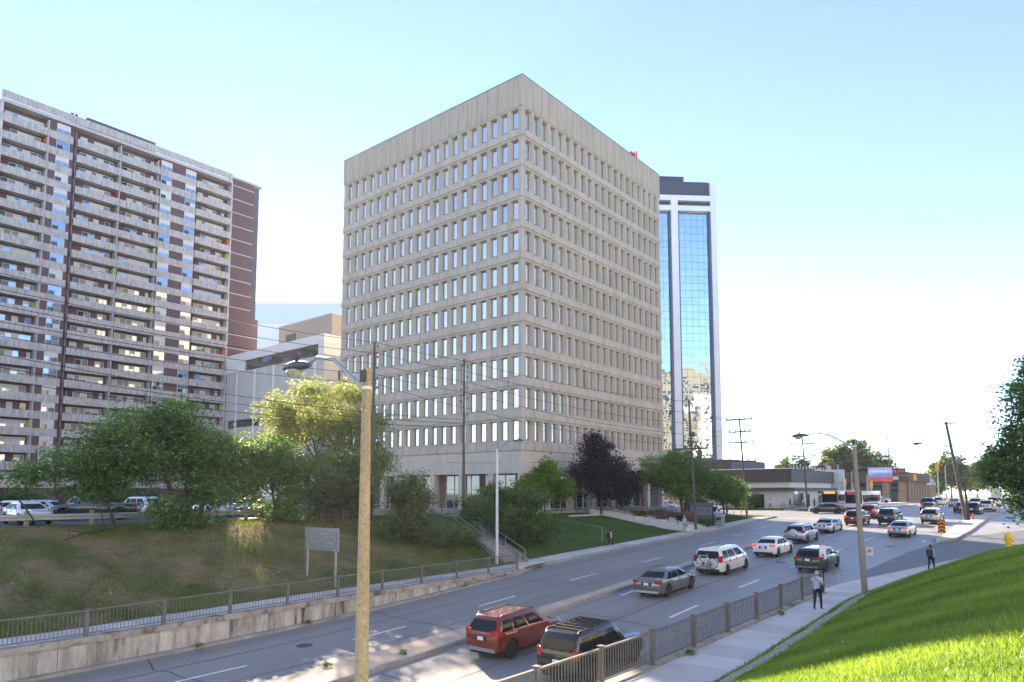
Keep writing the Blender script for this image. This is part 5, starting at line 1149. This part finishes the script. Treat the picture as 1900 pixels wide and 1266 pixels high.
for i,(a,b,c1,c2,l) in enumerate(((117.5,41.2,c_white,c_blk,'pedestrian in white top with a bag crossing by the corner store'),(122.0,39.4,c_blk,c_jean,'person in black beside the bicycles at the corner store'),(124,37.8,c_white,c_grey,'person in white standing at the store entrance'),(126,36.6,c_grey,c_blk,'person in grey near the buses at the store'),(118.6,47.4,c_khaki,c_white,'person in tan by the bush at the store wall'),(165,36.5,c_blk,c_jean,'person in dark clothes waiting at the far junction'),(170,35.2,c_lav,c_jean,'person in blue waiting beside the far signal pole'))):
    person(l,a,b,(-2.72 if a<130 else -2.3),100+40*i,1.7,c1,c2,m_hairb,sleeve='long',group=SH)
for i,(a,b,l) in enumerate(((121.0,40.2,'parked bicycle left of the rack by the store door'),(122.2,38.5,'parked bicycle in the middle of the store rack'),(123.0,37.6,'parked bicycle nearest the buses'))): bicycle(l,W(a,b,-2.72),R(60+20*i),M('bike%d'%i,((.05,.05,.06),(.2,.03,.03),(.04,.06,.12))[i],.4,var=0))
# ================================================================ lamp posts, poles and wires
def cobra(e,p0,p1,big,arm_mat,rise=.35,s=1.):
    """arm from p0 to p1 with a luminaire at the end; local coordinates"""
    p0,p1=Vector(p0),Vector(p1); d=(p1-p0); 
    q=[p0,p0.lerp(p1,.5)+Vector((0,0,rise)),p0.lerp(p1,.80)+Vector((0,0,rise*.75)),p1]
    MB().path(q,[.048,.04,.036,.034],8).obj('arm',arm_mat,e,smooth=60)
    dh=Vector((d.x,d.y,0)).normalized(); sd=Vector((-dh.y,dh.x,0)); up=Vector((0,0,1))
    def ringf(t,w,zb,zt,n=12):
        c=p1+dh*t*s; out=[]
        for i in range(n):
            a=2*math.pi*i/n; y=math.cos(a)*w*s; z=math.sin(a); zz=(zt if z>0 else zb)*abs(z)*s
            out.append(c+sd*y+up*(zz if z>0 else -zz))
        return out
    prof=((-.12,.05,.05,.05),(0,.08,.06,.08),(.14,.13,.07,.12),(.36,.165,.06,.14),(.58,.16,.05,.12),(.72,.11,.04,.08),(.78,.04,.02,.03))
    h=MB().loft([ringf(*x) for x in prof]).obj('luminaire',m_alu,e,smooth=60)
    bm_=glass('lamp_bowl',(.9,.9,.88),(.45,.42,.36),.08,.12)
    prof2=((.24,.08,.06),(.30,.125,.13),(.44,.14,.17),(.57,.12,.13),(.64,.07,.06))
    rings=[]
    for t,w,dp in prof2:
        c=p1+dh*t*s; rings.append([c+sd*math.cos(R(180+18*i))*w*s+up*(-.045*s+math.sin(R(180+18*i))*dp*s) for i in range(11)])
    MB().loft(rings,close=False,cap=True).obj('glass_bowl',bm_,h,smooth=60)
    MB().lathe([(.04,0),(.045,.06),(.03,.09)],8).obj('photocell',m_black,h,loc=p1+dh*.35*s+up*.13*s)
def cpole(label,u,v,z,h,r0,r1,mat,arm,size=1.):
    e=empty('street_lamp',loc=W(u,v,z),label=label,cat='street lamp')
    MB().path([(0,0,-.3),(0,0,h*.4),(0,0,h)],[r0,lerp(r0,r1,.4),r1],16).obj('pole',mat,e,smooth=60)
    MB().lathe([(r1+.012,h-.42),(r1+.014,h-.36)],16).obj('band',m_white,e); MB().box(-.07,.07,-r1-.05,-r1+.02,h-.28,h-.05,bev=.01).obj('bracket',m_frame,e)
    cobra(e,(-r1*.8,0,h-.40),arm,True,m_galv,s=size); return e
cpole('near concrete street lamp with speckled post left of centre, cobra-head lantern',8.39,10.55,swR(8),7.98,.150,.080,m_cpole,(-2.1,0.05,7.98+.30),1.05)
e=cpole('second concrete street lamp on the right-hand verge with a no-stopping sign',40.6,9.42,swR(40.6)-.05,8.2,.165,.10,m_cpole2,(-2.45,0.0,8.2+.40))
e.rotation_euler=(R(0),R(-1.6),0)
# no stopping sign fixed to that post
ns=empty('no_stopping_sign',loc=W(40.95,9.18,-3.12),label='small white no-stopping sign with a red ring fixed to the second lamp post',cat='sign')
ns.rotation_euler=(0,0,R(22)); MB().box(-.16,.16,-.01,.01,-.20,.20,bev=.006).obj('plate',m_white,ns); k=24
MB().path([(.11*math.cos(2*math.pi*i/k),-.014,.02+.11*math.sin(2*math.pi*i/k)) for i in range(k)],.013,5,close=True).obj('ring',m_redon if False else M('sign_red',(.6,.03,.04),.5,var=0),ns)
MB().add([(math.cos(R(22.5+45*i))*.06,-.013,.02+math.sin(R(22.5+45*i))*.06) for i in range(8)],[tuple(range(8))]).obj('symbol',m_black,ns); MB().box(-.012,.012,-.018,-.0125,-.10,.10).obj('bar',MATS['sign_red'],ns,loc=(0,0,.02),rot=(0,R(45),0))
# white metal lamp on the far bank
e=empty('street_lamp',loc=W(39.35,34.0,-5.25),label='white painted steel street lamp at the end of the far railing',cat='street lamp')
MB().path([(0,0,-.2),(0,0,4),(0,0,8.5)],[.12,.105,.085],12).obj('pole',M('lamp_white',(.55,.57,.62),.45,.2,var=.12,scale=6,col2=(.25,.25,.27),s2=8,th=(.66,.72)),e,smooth=60)
cobra(e,(.05,0,8.25),(1.55,0.25,9.05),False,m_galv,.28,.9)
m_ins=M('insulator',(.09,.08,.075),.3,var=0)
WIRES=[]
def upole(label,u,v,zb,zt,arms,lean=(0,0),r=.15,tiers=True,single=False,rz=0,group='wooden utility poles'):
    """arms: heights below the top carrying crossarms (half length)"""
    e=empty('utility_pole',loc=W(u,v,zb),label=label,cat='utility pole',group=group); H_=zt-zb
    top=Vector((lean[0],lean[1],H_))
    MB().path([(0,0,-.3),top*.5,top],[r,r*.85,r*.68],10).obj('pole',m_pole,e,smooth=60); pts=[]
    for (dz,hl) in arms:
        c=top*((H_-dz)/H_); a=MB(); a.box(-hl,hl,-.08,.08,-.09,.09); o=a.obj('crossarm',m_pole,e,loc=c+Vector((0,-.14,0)),rot=(0,0,R(rz)))
        for t in ((-1,-.4,.4,1) if hl>1.2 else (-1,1)):
            MB().lathe([(.04,0),(.09,.08),(.06,.14),(.10,.22),(.05,.36)],8).obj('insulator',m_ins,o,loc=(t*hl*.95,0,.06)); pts.append(e.location+c+Vector((t*hl*.95*math.cos(R(rz)),-.14+t*hl*.95*math.sin(R(rz)),.28)))
    return e,pts
def brackets(e,lean,H_,zs,side=1):
    for dz in zs:
        MB().tube((side*.1,0,H_-dz),(side*.42,0,H_-dz+.05),.022).lathe([(.05,-.1),(.07,-.04),(.045,0),(.07,.05),(.03,.12)],8,c=(side*.45,0,H_-dz+.05)).obj('side_insulator',m_ins,e)
e0,_=upole('utility pole rising behind the near concrete lamp post',37.4,46.1,HL(37.4,46.1),12.7,[]); brackets(e0,0,12.7+2.2,(.3,1.2,2.1,3.0,3.8))
e1,_=upole('tall utility pole in front of the office tower left of the white lamp',47.5,45.2,HL(47.5,45.2),12.7,[]); brackets(e1,0,12.7+2.2,(.5,1.5,2.5,3.5,5.0)); brackets(e1,0,12.7+2.2,(2.6,3.7),-1)
e2,p2=upole('utility pole standing before the wide green tree at the entrance stairs',73.2,33.95,swL(73.2)-.1,10.5,[(5.6,2.0)],lean=(-.5,-.1))
e3,p3=upole('utility pole with four crossarms at the side street corner',100.4-6.0,36.3,-3.35,10.3,[(.2,1.9),(1.9,1.6),(3.4,1.8),(6.0,1.9)],lean=(-.7,0),group='wooden utility poles')
brackets(e3,0,9,(1.0,))
e4,p4=upole('utility pole with two crossarms rising over the corner store',122.2,36.6,-2.75,10.0,[(1.8,1.9),(3.9,1.9),(6.2,1.6)],lean=(-.5,0))
e5,p5=upole('slim utility pole seen beside the second lamp post top',163,38.3,-2.5,11.3,[(.3,1.7),(2.4,1.7),(4.6,1.7)])
e6,p6=upole('utility pole in front of the brown shop',188,37.0,-2.4,13.6,[(.4,1.2)],r=.17); e7,p7=upole('utility pole farther along past the brown shop',216,35,-2.4,12.0,[(.4,1.0)]); e8,p8=upole('leaning utility pole near the far right signals',240,34.5,-2.4,11.8,[(.4,1.0)],lean=(-.9,0))
# the leaning pole on the island
er=empty('utility_pole',loc=W(95.6,11.1,zr(95.6)+.1),label='leaning utility pole with a lamp arm on the right-hand traffic island',cat='utility pole',group='wooden utility poles')
top=Vector((-1.45,-.4,11.5)); MB().path([(0,0,-.3),top*.5,top],[.21,.18,.14],10).obj('pole',m_pole,er,smooth=60)
for dz,hl in ((.25,.9),(2.9,.7)): MB().box(-hl,hl,-.05,.05,-.06,.06).obj('crossarm',m_pole,er,loc=top*((11.5-dz)/11.5)+Vector((0,-.14,0)))
cobra(er,tuple(top*.74),(-4.0,-.9,9.0),True,m_alu,.35,1.2)
MB().path([(.25,.1,-.1),(.05,.1,3.2),(-.35,.05,5.0),(-.62,0,5.4)],[.13,.12,.05,.04],8).obj('cable_duct',m_black,er,smooth=60)
# street lamp arms fixed on the utility poles
cobra(e3,(-.45,0,7.2),(1.5,-.4,7.9),False,m_galv,.2,.6); cobra(e4,(-.3,0,5.2),(1.9,-.3,6.2),False,m_galv,.2,.6); cobra(e6,(0,0,9.0),(3.0,0,10.2),False,m_galv,.2,.6)
# wires
def wire(a,b,sag,r=.02,n=14):
    a,b=Vector(a),Vector(b); pts=[]
    for i in range(n+1): t=i/n; p=a.lerp(b,t); p.z-=sag*4*t*(1-t); pts.append(p)
    return MB().path(pts,r,4,cap=False)
WL=0
def span(a,b,sag,lab,r=.02):
    o=wire(a,b,sag,r).obj('overhead_wire',m_wire,smooth=180); props(o,lab,'wire',group='overhead wires')
wn=lambda i:('top','second','third','fourth','fifth')[i]
Z01=[12.9-x for x in (.3,1.2,2.1,3.0,3.8)]; Z1=[12.9-x for x in (.5,1.5,2.5,3.5,5.0)]
for i in range(5):
    off_=.45
    span(W(4,46.2-off_,Z01[i]-.2),W(37.4,46.1-off_,Z01[i]),.55,'%s overhead wire from the left picture edge to the first utility pole'%wn(i)); span(W(37.4,46.1-off_,Z01[i]),W(47.5,45.2-off_,Z1[i]),.12,'%s overhead wire between the two poles before the office'%wn(i))
    span(W(47.5,45.2-off_,Z1[i]),W(73.2,33.95,10.2-1.25*i),.6,'%s overhead wire crossing the office facade to the pole at the stairs'%wn(i)); span(W(73.2,33.95+.0,10.2-1.25*i),p3[min(i*2,len(p3)-1)],.5,'%s overhead wire from the stairs pole to the four-armed pole'%wn(i))
    span(p3[min(i*2,len(p3)-1)],p4[min(i*2,len(p4)-1)],.5,'%s overhead wire from the four-armed pole over the corner store'%wn(i),.022); span(p4[min(i*2,len(p4)-1)],p5[min(i*2,len(p5)-1)],.6,'%s overhead wire beyond the corner store'%wn(i),.025)
span(W(73.2,33.95,3.9),W(40.5,33.9,3.0) if False else W(60,60,3.6),.2,'thin service wire from the stairs pole to the office'); 
for i in range(3): span(W(4,49.6-.3*i,9.0-.9*i),W(47.5,45.6,6.9-.35*i),.9,'%s telephone cable sagging past the apartment block'%wn(i),.022)
# ================================================================ signals
def signal(label,u,v,z,h,arm=None,side=1):
    e=empty('traffic_signal',loc=W(u,v,z),label=label,cat='traffic signal',group='yellow traffic signals')
    MB().path([(0,0,0),(0,0,h)],[.11,.08],8).obj('pole',m_galv,e); 
    def head(p):
        MB().box(-.30,.30,-.02,.02,-.72,.72,bev=.015).box(-.19,.19,.0,.22,-.58,.58,bev=.02).obj('signal_head',m_yel,e,loc=p)
    if arm:
        MB().path([(0,0,h-.9),(arm*.5,0,h-.35),(arm,0,h-.1)],[.06,.05,.035],6).obj('mast_arm',m_galv,e); head((arm,-.1,h-.6))
    else: head((0,-.16,h-.5))
    return e
signal('traffic signal on a long arm in front of the brown shop',172,38.4,-2.4,6.3,9.5); signal('low traffic signal left of the brown shop piers',168,42,-2.4,5.2); signal('yellow traffic signal in the middle of the far junction',150,21.5,-2.35,7.6); signal('yellow traffic signal behind the hanging tree at the right',152,9.2,-2.35,6.6)
signal('traffic signal on the right-hand far corner post',158,34.5,-2.4,4.6)
for (a,b,h_,l) in ((185,25,8.5,'slim grey street lamp left of the yellow signal'),(176,14.,8.6,'slim grey street lamp right of the leaning pole'),(140,36.2,7.6,'slender white lamp post behind the buses'),(148,35.8,6.6,'short white lamp post right of the buses')):
    e=empty('street_lamp',loc=W(a,b,-2.4),label=l,cat='street lamp'); MB().path([(0,0,0),(0,0,h_)],[.10,.07],8).obj('pole',m_galv,e); cobra(e,(0,0,h_-.1),(2.2,0,h_+.7),False,m_galv,.2,.7)
# ================================================================ signs
def textm(s,size,mat,parent,loc,rot=(R(90),0,0),ext=.004):
    cu=bpy.data.curves.new('lettering','FONT'); cu.body=s; cu.size=size; cu.extrude=ext; cu.align_x='CENTER'; cu.align_y='CENTER'
    o=bpy.data.objects.new('lettering',cu); COL.objects.link(o); dg=bpy.context.evaluated_depsgraph_get(); me=bpy.data.meshes.new_from_object(o.evaluated_get(dg)); bpy.data.objects.remove(o)
    me.materials.clear(); me.materials.append(mat); return link('lettering',me,parent,loc,rot)
# back of the large road sign
rs=empty('road_sign',loc=W(25,35.4,HL(25,35.4)),label='back of a large ribbed metal road sign on two posts below the bank',cat='sign')
zc=lambda z:z-HL(25,35.4)
for v in (33.95,36.75): 
    MB().box(-v+35.4-.05,-v+35.4+.05,-.10,.02,-.6,zc(-2.35)).box(-v+35.4-.09,-v+35.4-.055,-.06,-.02,-.6,zc(-2.6)).obj('post',m_galv,rs)
for i in range(6): 
    z=zc(-3.42)+i*.222; MB().box(-1.66,1.66,.03,.05,z,z+.205).box(-1.66,1.66,-.015,.029,z,z+.03).box(-1.66,1.66,-.015,.029,z+.17,z+.2).obj('sign_plank',m_galv,rs)
for x in (-1.62,1.62): MB().box(x-.04,x+.04,-.04,-.016,zc(-3.45),zc(-2.07)).obj('edge_trim',m_galv,rs)
# chevron board
cb=empty('chevron_sign',loc=W(72.7,10.35,zr(72.7)+.15),rz=TH*.55,label='orange and black chevron board at the tip of the traffic island',cat='sign')
MB().tube((0,0,0),(0,0,1.3),.035).obj('post',m_galv,cb); m_or=M('chevron_orange',(.85,.30,.02),.5,var=0)
cb.scale=(.7,1,.74)
MB().box(-.42,.42,-.05,-.035,.75,2.35,bev=.006).obj('board',m_or,cb)
for i in range(4):
    z=.78+i*.42; MB().add([(-.40,-.054,z-.02),(0,-.054,z+.22),(.40,-.054,z-.02),(.40,-.054,z+.16),(0,-.054,z+.40 if i<3 else z+.30),(-.40,-.054,z+.16)],[(0,1,4,5),(1,2,3,4)]).obj('chevron',m_black,cb)
# small white sign at the railing end
ws=empty('parking_sign',loc=W(40.2,11.35,swR(40)),rz=R(25),label='white sign on a dark post in front of the dark olive estate car',cat='sign')
MB().tube((0,0,0),(0,0,1.9),.03).obj('post',m_black,ws); MB().box(-.17,.17,-.05,-.035,1.80,2.42,bev=.006).obj('plate',m_white,ws); MB().box(-.05,.05,-.056,-.0505,1.84,1.94).obj('mark',m_black,ws)
# dental sign on the lawn
ds=empty('clinic_sign',loc=W(77.8,35.4,HL(77.8,35.4)),rz=R(22),label='grey lawn sign reading DENTAL beside the pole at the stairs',cat='sign')
for x in (-1.3,1.3): MB().box(x-.06,x+.06,-.06,.06,-.3,2.75).obj('post',m_black,ds)
m_sg=M('sign_grey',(.13,.15,.16),.6,var=.05); m_sg2=M('sign_slate',(.07,.085,.11),.6,var=.05)
MB().box(-1.235,1.235,-.04,.04,2.15,2.70).obj('header',m_sg2,ds); MB().box(-1.235,1.235,-.04,.04,1.25,2.13).obj('panel',m_sg,ds); MB().box(-1.235,1.235,-.04,.04,.75,1.23).obj('panel',m_sg2,ds)
textm('DENTAL',.62,m_black,ds,(0,-.046,1.68)); 
# billboard, message board
bb=empty('billboard',loc=W(187,38.8,-2.5),rz=TH*.5,label='billboard with blue sky above a red band over the far shops',cat='billboard')
m_b1=M('poster_blue',(.18,.32,.72),.6,var=.15,scale=.6,col2=(.55,.65,.85),s2=.35,th=(.5,.62),st2=(.3,.3,2)); m_b2=M('poster_red',(.75,.10,.08),.6,var=.1,scale=.8); m_b3=M('poster_white',(.75,.78,.82),.6,var=0)
bb.scale=(.74,.85,.97)
for x in (-2.4,2.4): MB().box(x-.15,x+.15,.1,.4,0,5.6).obj('post',m_frame,bb)
MB().box(-3.6,3.6,0,.3,5.2,8.9).obj('frame',m_frame,bb); MB().box(-3.5,3.5,-.03,-.001,6.45,8.8).obj('poster_sky',m_b1,bb); MB().box(-3.5,3.5,-.03,-.001,5.3,6.44).obj('poster_band',m_b2,bb); MB().box(-2.6,1.8,-.04,-.031,7.7,8.05).obj('poster_lettering',m_b3,bb)
b2=empty('billboard',loc=W(170,46.5,-2.5),rz=TH*.5,label='dark billboard with pale figures left of the blue and red one',cat='billboard')
for x in (-2.0,2.0): MB().box(x-.15,x+.15,.1,.4,0,5.6).obj('post',m_frame,b2)
MB().box(-3.4,3.4,0,.3,4.6,8.8).obj('frame',m_frame,b2); MB().box(-3.3,3.3,-.03,-.001,4.7,8.7).obj('poster',M('poster_dark',(.06,.05,.05),.6,var=.5,scale=.8,col2=(.55,.52,.48),s2=.55,th=(.52,.57)),b2)
led=empty('message_sign',loc=W(196,36.6,-2.5),rz=TH*.5,label='small dark electronic sign with red digits right of the billboard',cat='sign')
MB().box(-.15,.15,.1,.4,0,6.5).obj('post',m_frame,led); MB().box(-1.7,1.7,0,.4,6.2,8.6).obj('cabinet',m_frame,led); textm('24°',1.9,M('led_red',(.5,.02,.03),.5,var=0,emit=(1,.06,.10),es=.2),led,(0,-.03,7.35))
# street name blade
sn=MB().box(-.55,.55,-.01,.01,-.1,.1).obj('street_name_sign',M('blade_blue',(.05,.2,.5),.5,var=0)); sn.location=W(94.2,36.0,-.2); sn.rotation_euler=(0,0,R(35)); props(sn,'small blue street-name blade on the four-armed pole','sign')
# ================================================================ street furniture
hy=empty('fire_hydrant',loc=W(38.4,2.9,HR(38.4,2.9)-.04),rz=R(5),label='yellow fire hydrant with black cap ring on the grass slope',cat='hydrant')
m_hy=M('hydrant_yellow',(.78,.50,.02),.45,var=.08,scale=6)
MB().lathe([(.17,0),(.17,.04),(.125,.06),(.125,.52),(.15,.54),(.15,.58)],16).obj('barrel',m_hy,hy,smooth=40); MB().lathe([(.165,.581),(.165,.64),(.13,.72),(.06,.77),(.035,.775),(.035,.83)],16).obj('bonnet',m_hy,hy,smooth=40)
MB().lathe([(.10,-.16),(.10,-.26)],14,axis='z').obj('outlet_ring',m_black,hy,loc=(0,0.0,.46),rot=(R(-90),0,0)).rotation_euler=(R(90),0,0); MB().lathe([(.065,.15),(.065,.285)],12).obj('outlet_cap',m_hy,hy,loc=(0,0,.46),rot=(R(90),0,0))
for sg in (1,-1): MB().lathe([(.05,.10),(.05,.20),(.03,.22)],10).obj('side_outlet',m_hy,hy,loc=(0,0,.46),rot=(0,R(90*sg),0))
bn=empty('litter_bin',loc=W(78.0,33.2,swL(78)),rz=0,label='grey box litter bin on the far pavement before the side street',cat='bin')
MB().box(-.42,.42,-.40,.40,.06,1.15,bev=.03).obj('body',M('bin_grey',(.20,.22,.25),.5,var=.08),bn); MB().box(-.46,.46,-.44,.44,1.16,1.34,bev=.03).obj('lid',M('bin_lid',(.42,.44,.46),.5,var=.05),bn)
for z in (.55,.98): MB().box(-.425,.425,-.405,.405,z,z+.05).obj('band',m_frame,bn)
MB().box(-.28,.28,-.42,-.401,.70,.95).obj('slot',m_black,bn)
for i,(a,b,l) in enumerate(((93.4,37.6,'yellow guy-wire guard nearest the lawn'),(93.9,37.0,'yellow guy-wire guard nearest the kerb'))):
    o=MB().path([(0,0,0),(-.5+.9*i,.0,2.3)],[.05,.05],8).obj('guy_guard',m_yel); o.location=W(a,b,-3.28); props(o,l,'guy guard',group='guy-wire guards')
tc=empty('traffic_cone',loc=W(97,10.6,zr(97)+.15),label='orange traffic cone beside the leaning pole',cat='cone'); MB().box(-.2,.2,-.2,.2,0,.04).obj('base',m_black,tc); MB().lathe([(.16,.04),(.03,.72)],14).obj('body',M('cone_orange',(.8,.12,.03),.5,var=0),tc,smooth=60)
for i,(a,b,l) in enumerate(((146,36.3,'bus shelter of clear panels behind the red bus'),)):
    sh=empty('bus_shelter',loc=W(a,b,-2.35),label=l,cat='shelter'); MB().box(-.9,.9,-3,3,2.4,2.55).obj('roof',m_white,sh)
    for x,y in ((-.8,-2.9),(.8,-2.9),(-.8,2.9),(.8,2.9)): MB().box(x-.05,x+.05,y-.05,y+.05,0,2.39).obj('post',m_galv,sh)
    MB().box(-.82,-.8,-2.8,2.8,.2,2.3).obj('pane',m_g1,sh); MB().box(-.7,.7,-2.92,-2.9,.2,2.3).obj('pane',m_g1,sh)
ut=empty('utility_cabinet',loc=W(235,20,-2.4),label='white box truck standing beyond the far queue',cat='truck'); MB().box(-1.2,1.2,0,5,.6,3.6,bev=.05).obj('box_body',m_busw,ut); MB().box(-1.1,1.1,5.1,6.6,.6,2.6,bev=.1).obj('cab',m_busw,ut)
ut.name='box_truck'
for y in (1.2,5.6):
    for x in (-1,1): MB().lathe([(.45,-.12),(.45,.12)],16,axis='x').obj('wheel',m_rubber,ut,loc=(x*1.0,y,.45))
# guard rail above the bank
gr_=empty('guard_rail',loc=W(0,49.4,-2.1),label='galvanised steel guard rail on wooden posts along the car park edge',cat='guard rail')
m_gp=M('guard_post',(.26,.24,.20),.9,var=.2,scale=6); zs=2.1
for k in range(11):
    u=3.2+3.55*k; MB().box(-.11,.11,-.11,.11,-.3,.98,bev=.015).obj('post',m_gp,gr_,loc=(0,u,0))
    if k<10:
        P=[(.125,.40),(.20,.44),(.20,.52),(.14,.57),(.14,.61),(.20,.66),(.20,.74),(.125,.78)]
        mb=MB(); vs=[(x,u-.05,z) for x,z in P]+[(x,u+3.55-.06,z) for x,z in P]+[(x-.012,u-.05,z) for x,z in P]+[(x-.012,u+3.49,z) for x,z in P]
        mb.add(vs,[(i,i+8,i+9,i+1) for i in range(7)]+[(i+17,i+25,i+24,i+16) for i in range(7)]); mb.obj('beam',m_galv,gr_,smooth=30)
sp=MB().tube((0,0,0),(-.25,-1.25,2.0),.045); o=sp.obj('leaning_stake',M('stake_green',(.02,.06,.05),.6,var=0)); o.location=W(14.2,48.2,HL(14.2,48.2)); props(o,'dark green metal stake leaning in front of the guard rail','stake')
# container, truck, low fence above the bank
m_bc=M('container_blue',(.025,.10,.36),.5,var=.12,scale=2); cn=empty('waste_container',loc=W(40.5,55.0,-2.1),label='blue waste container with white label behind the fence at the office',cat='container')
MB().box(-1.2,1.2,-2.6,2.6,.35,2.3,bev=.03).obj('body',m_bc,cn); MB().box(-1.25,1.25,-2.65,2.65,2.31,2.40).obj('rim',m_frame,cn)
for i in range(7): MB().box(1.201,1.28,-2.5+.8*i,-2.4+.8*i,.4,2.25).obj('rib',m_bc,cn)
MB().box(1.282,1.30,-1.6,-.75,1.0,1.5).obj('label_plate',m_white,cn); MB().box(-1.1,1.1,-2.5,2.5,.0,.34).obj('skid',m_frame,cn)
wt=empty('white_truck',loc=W(36.4,56.5,-2.1),rz=R(10),label='white work truck parked left of the blue container',cat='truck'); MB().box(-1.0,1.0,-2.4,.6,.7,2.3,bev=.08).obj('box_body',m_busw,wt); MB().box(-.95,.95,.61,2.2,.6,2.0,bev=.15).obj('cab',m_busw,wt); MB().box(-.96,.96,.9,1.6,1.3,1.85).obj('side_window',m_cglass,wt)
for y in (-1.5,1.4):
    for x in (-1,1): MB().lathe([(.4,-.11),(.4,.11)],16,axis='x').obj('wheel',m_rubber,wt,loc=(x*.9,y,.4))
lf=empty('low_fence',loc=W(36,50.6,-2.15),label='low grey rail fence along the bank top before the blue container',cat='fence')
for k in range(7): MB().box(-.03,.03,-.03,.03,-.2,1.05).obj('post',m_galv,lf,loc=(0,k*2.2,0))
for z in (.45,1.02): MB().tube((0,0,z),(0,13.2,z),.025).obj('rail',m_galv,lf)
lw=MB(); lw.ubox(36,52,50.9,51.2,-2.3,-1.6); props(lw.obj('low_wall',m_cop),'low concrete wall below the blue container at the service drive','wall')
# ---------------------------------------------------------------- stairs
def stairs(name,label,a,b,za,zb,width,n,rails,mat,railmat):
    d=Vector((b[0]-a[0],b[1]-a[1])); Ln=d.length; d.normalize(); q=Vector((-d.y,d.x))*width/2
    e=empty(name,loc=W(a[0],a[1],za),label=label,cat='stairs')
    def P(t,s,z): x=(a[0]+d.x*Ln*t+q.x*s,a[1]+d.y*Ln*t+q.y*s); return W(x[0],x[1],z)-e.location
    for i in range(n):
        t0,t1=i/n,(i+1)/n-.0015; z=za+(zb-za)*(i+1)/n
        vs=[P(t0,-1,z-.6),P(t1,-1,z-.6),P(t1,1,z-.6),P(t0,1,z-.6),P(t0,-1,z),P(t1,-1,z),P(t1,1,z),P(t0,1,z)]
        MB().add(vs,[(3,2,1,0),(4,5,6,7),(0,1,5,4),(1,2,6,5),(2,3,7,6),(3,0,4,7)]).obj('step',mat,e)
    for s in (-1.12,1.12):
        w=.10*(1 if s>0 else -1)
        vs=[]
        for t,z in ((-.02,za),(1.02,zb)):
            vs+=[P(t,s-.06,z-.5),P(t,s+.06,z-.5),P(t,s+.06,z+.28),P(t,s-.06,z+.28)]
        MB().add(vs,[(0,1,2,3),(7,6,5,4),(0,4,5,1),(1,5,6,2),(2,6,7,3),(3,7,4,0)]).obj('side_wall',mat,e)
    for s in rails:
        for z in (.95,.5): MB().path([P(0,s,za+z),P(1,s,zb+z)],.035 if z>.9 else .02,6).obj('handrail',railmat,e)
        for i in range(5): t=i/4; zz=za+(zb-za)*t; MB().tube(P(t,s,zz),P(t,s,zz+.95),.025).obj('rail_post',railmat,e)
    return e
stairs('bank_stairs','concrete stairs climbing the bank from the end of the far railing',(41.2,33.8),(49.2,48.4),swL(41.2),-2.2,1.7,20,(-1.0,1.0),m_kerb,m_galv)
stairs('entrance_stairs','wide lower flight of entrance stairs up from the far pavement, black handrails',(73.6,34.2),(73.6,38.6),swL(73.6),-3.15,4.2,7,(-1.0,0.0,1.0),m_walk,m_black)
stairs('entrance_stairs','upper flight of entrance stairs towards the office doors, black handrails',(73.6,40.6),(73.6,46.6),-3.15,-2.2,4.2,6,(-1.0,0.0,1.0),m_walk,m_black)
ld=MB(); ld.ubox(71.2,76.,38.62,40.58,-3.8,-3.15); props(ld.obj('stair_landing',m_walk),kind='structure')
pw=MB(); pw.ubox(76.15,76.45,35.5,47,-4.4,-2.35); props(pw.obj('planter_wall',M('planter_brick',(.17,.085,.065),.9,var=.2,scale=4,fine=.15)),'red brick planter wall right of the entrance stairs','wall')
pw2=MB(); pw2.ubox(64.5,71.0,44.9,45.2,-3.3,-2.55); props(pw2.obj('planter_wall',m_walk),'pale stone planter edge left of the entrance stairs','wall')
hr=empty('lawn_rail',loc=W(57.0,36.0,HL(57,36.)),label='bent galvanised pipe rail standing on the lawn slope',cat='rail')
hz=lambda u,v:HL(u,v)-HL(57,36)
MB().tube((0,0,-.2),(0,0,1.35),.035).obj('post',m_galv,hr); MB().path([(0,0,1.3),(-4.2,-1.6,hz(55.4,40.2)+1.25)],.016,6).obj('rail',m_galv,hr); MB().tube((-4.2,-1.6,hz(55.4,40.2)-.1),(-4.2,-1.6,hz(55.4,40.2)+1.25),.04).obj('post',m_galv,hr)

# ================================================================ haze in the evening air
hzb=MB().box(-1300,1300,-1300,1300,-2.0,CZ+104.).obj('haze',None); props(hzb,'thin bright haze in the air','haze',kind='stuff')
hm=bpy.data.materials.new('haze'); hm.use_nodes=True; hn=hm.node_tree; hn.nodes.remove(hn.nodes['Principled BSDF'])
pv=hn.nodes.new('ShaderNodeVolumePrincipled'); pv.inputs['Color'].default_value=(.95,.97,1,1); pv.inputs['Density'].default_value=HAZE; pv.inputs['Anisotropy'].default_value=.15
hn.links.new(pv.outputs[0],hn.nodes['Material Output'].inputs['Volume']); hzb.data.materials.clear(); hzb.data.materials.append(hm)
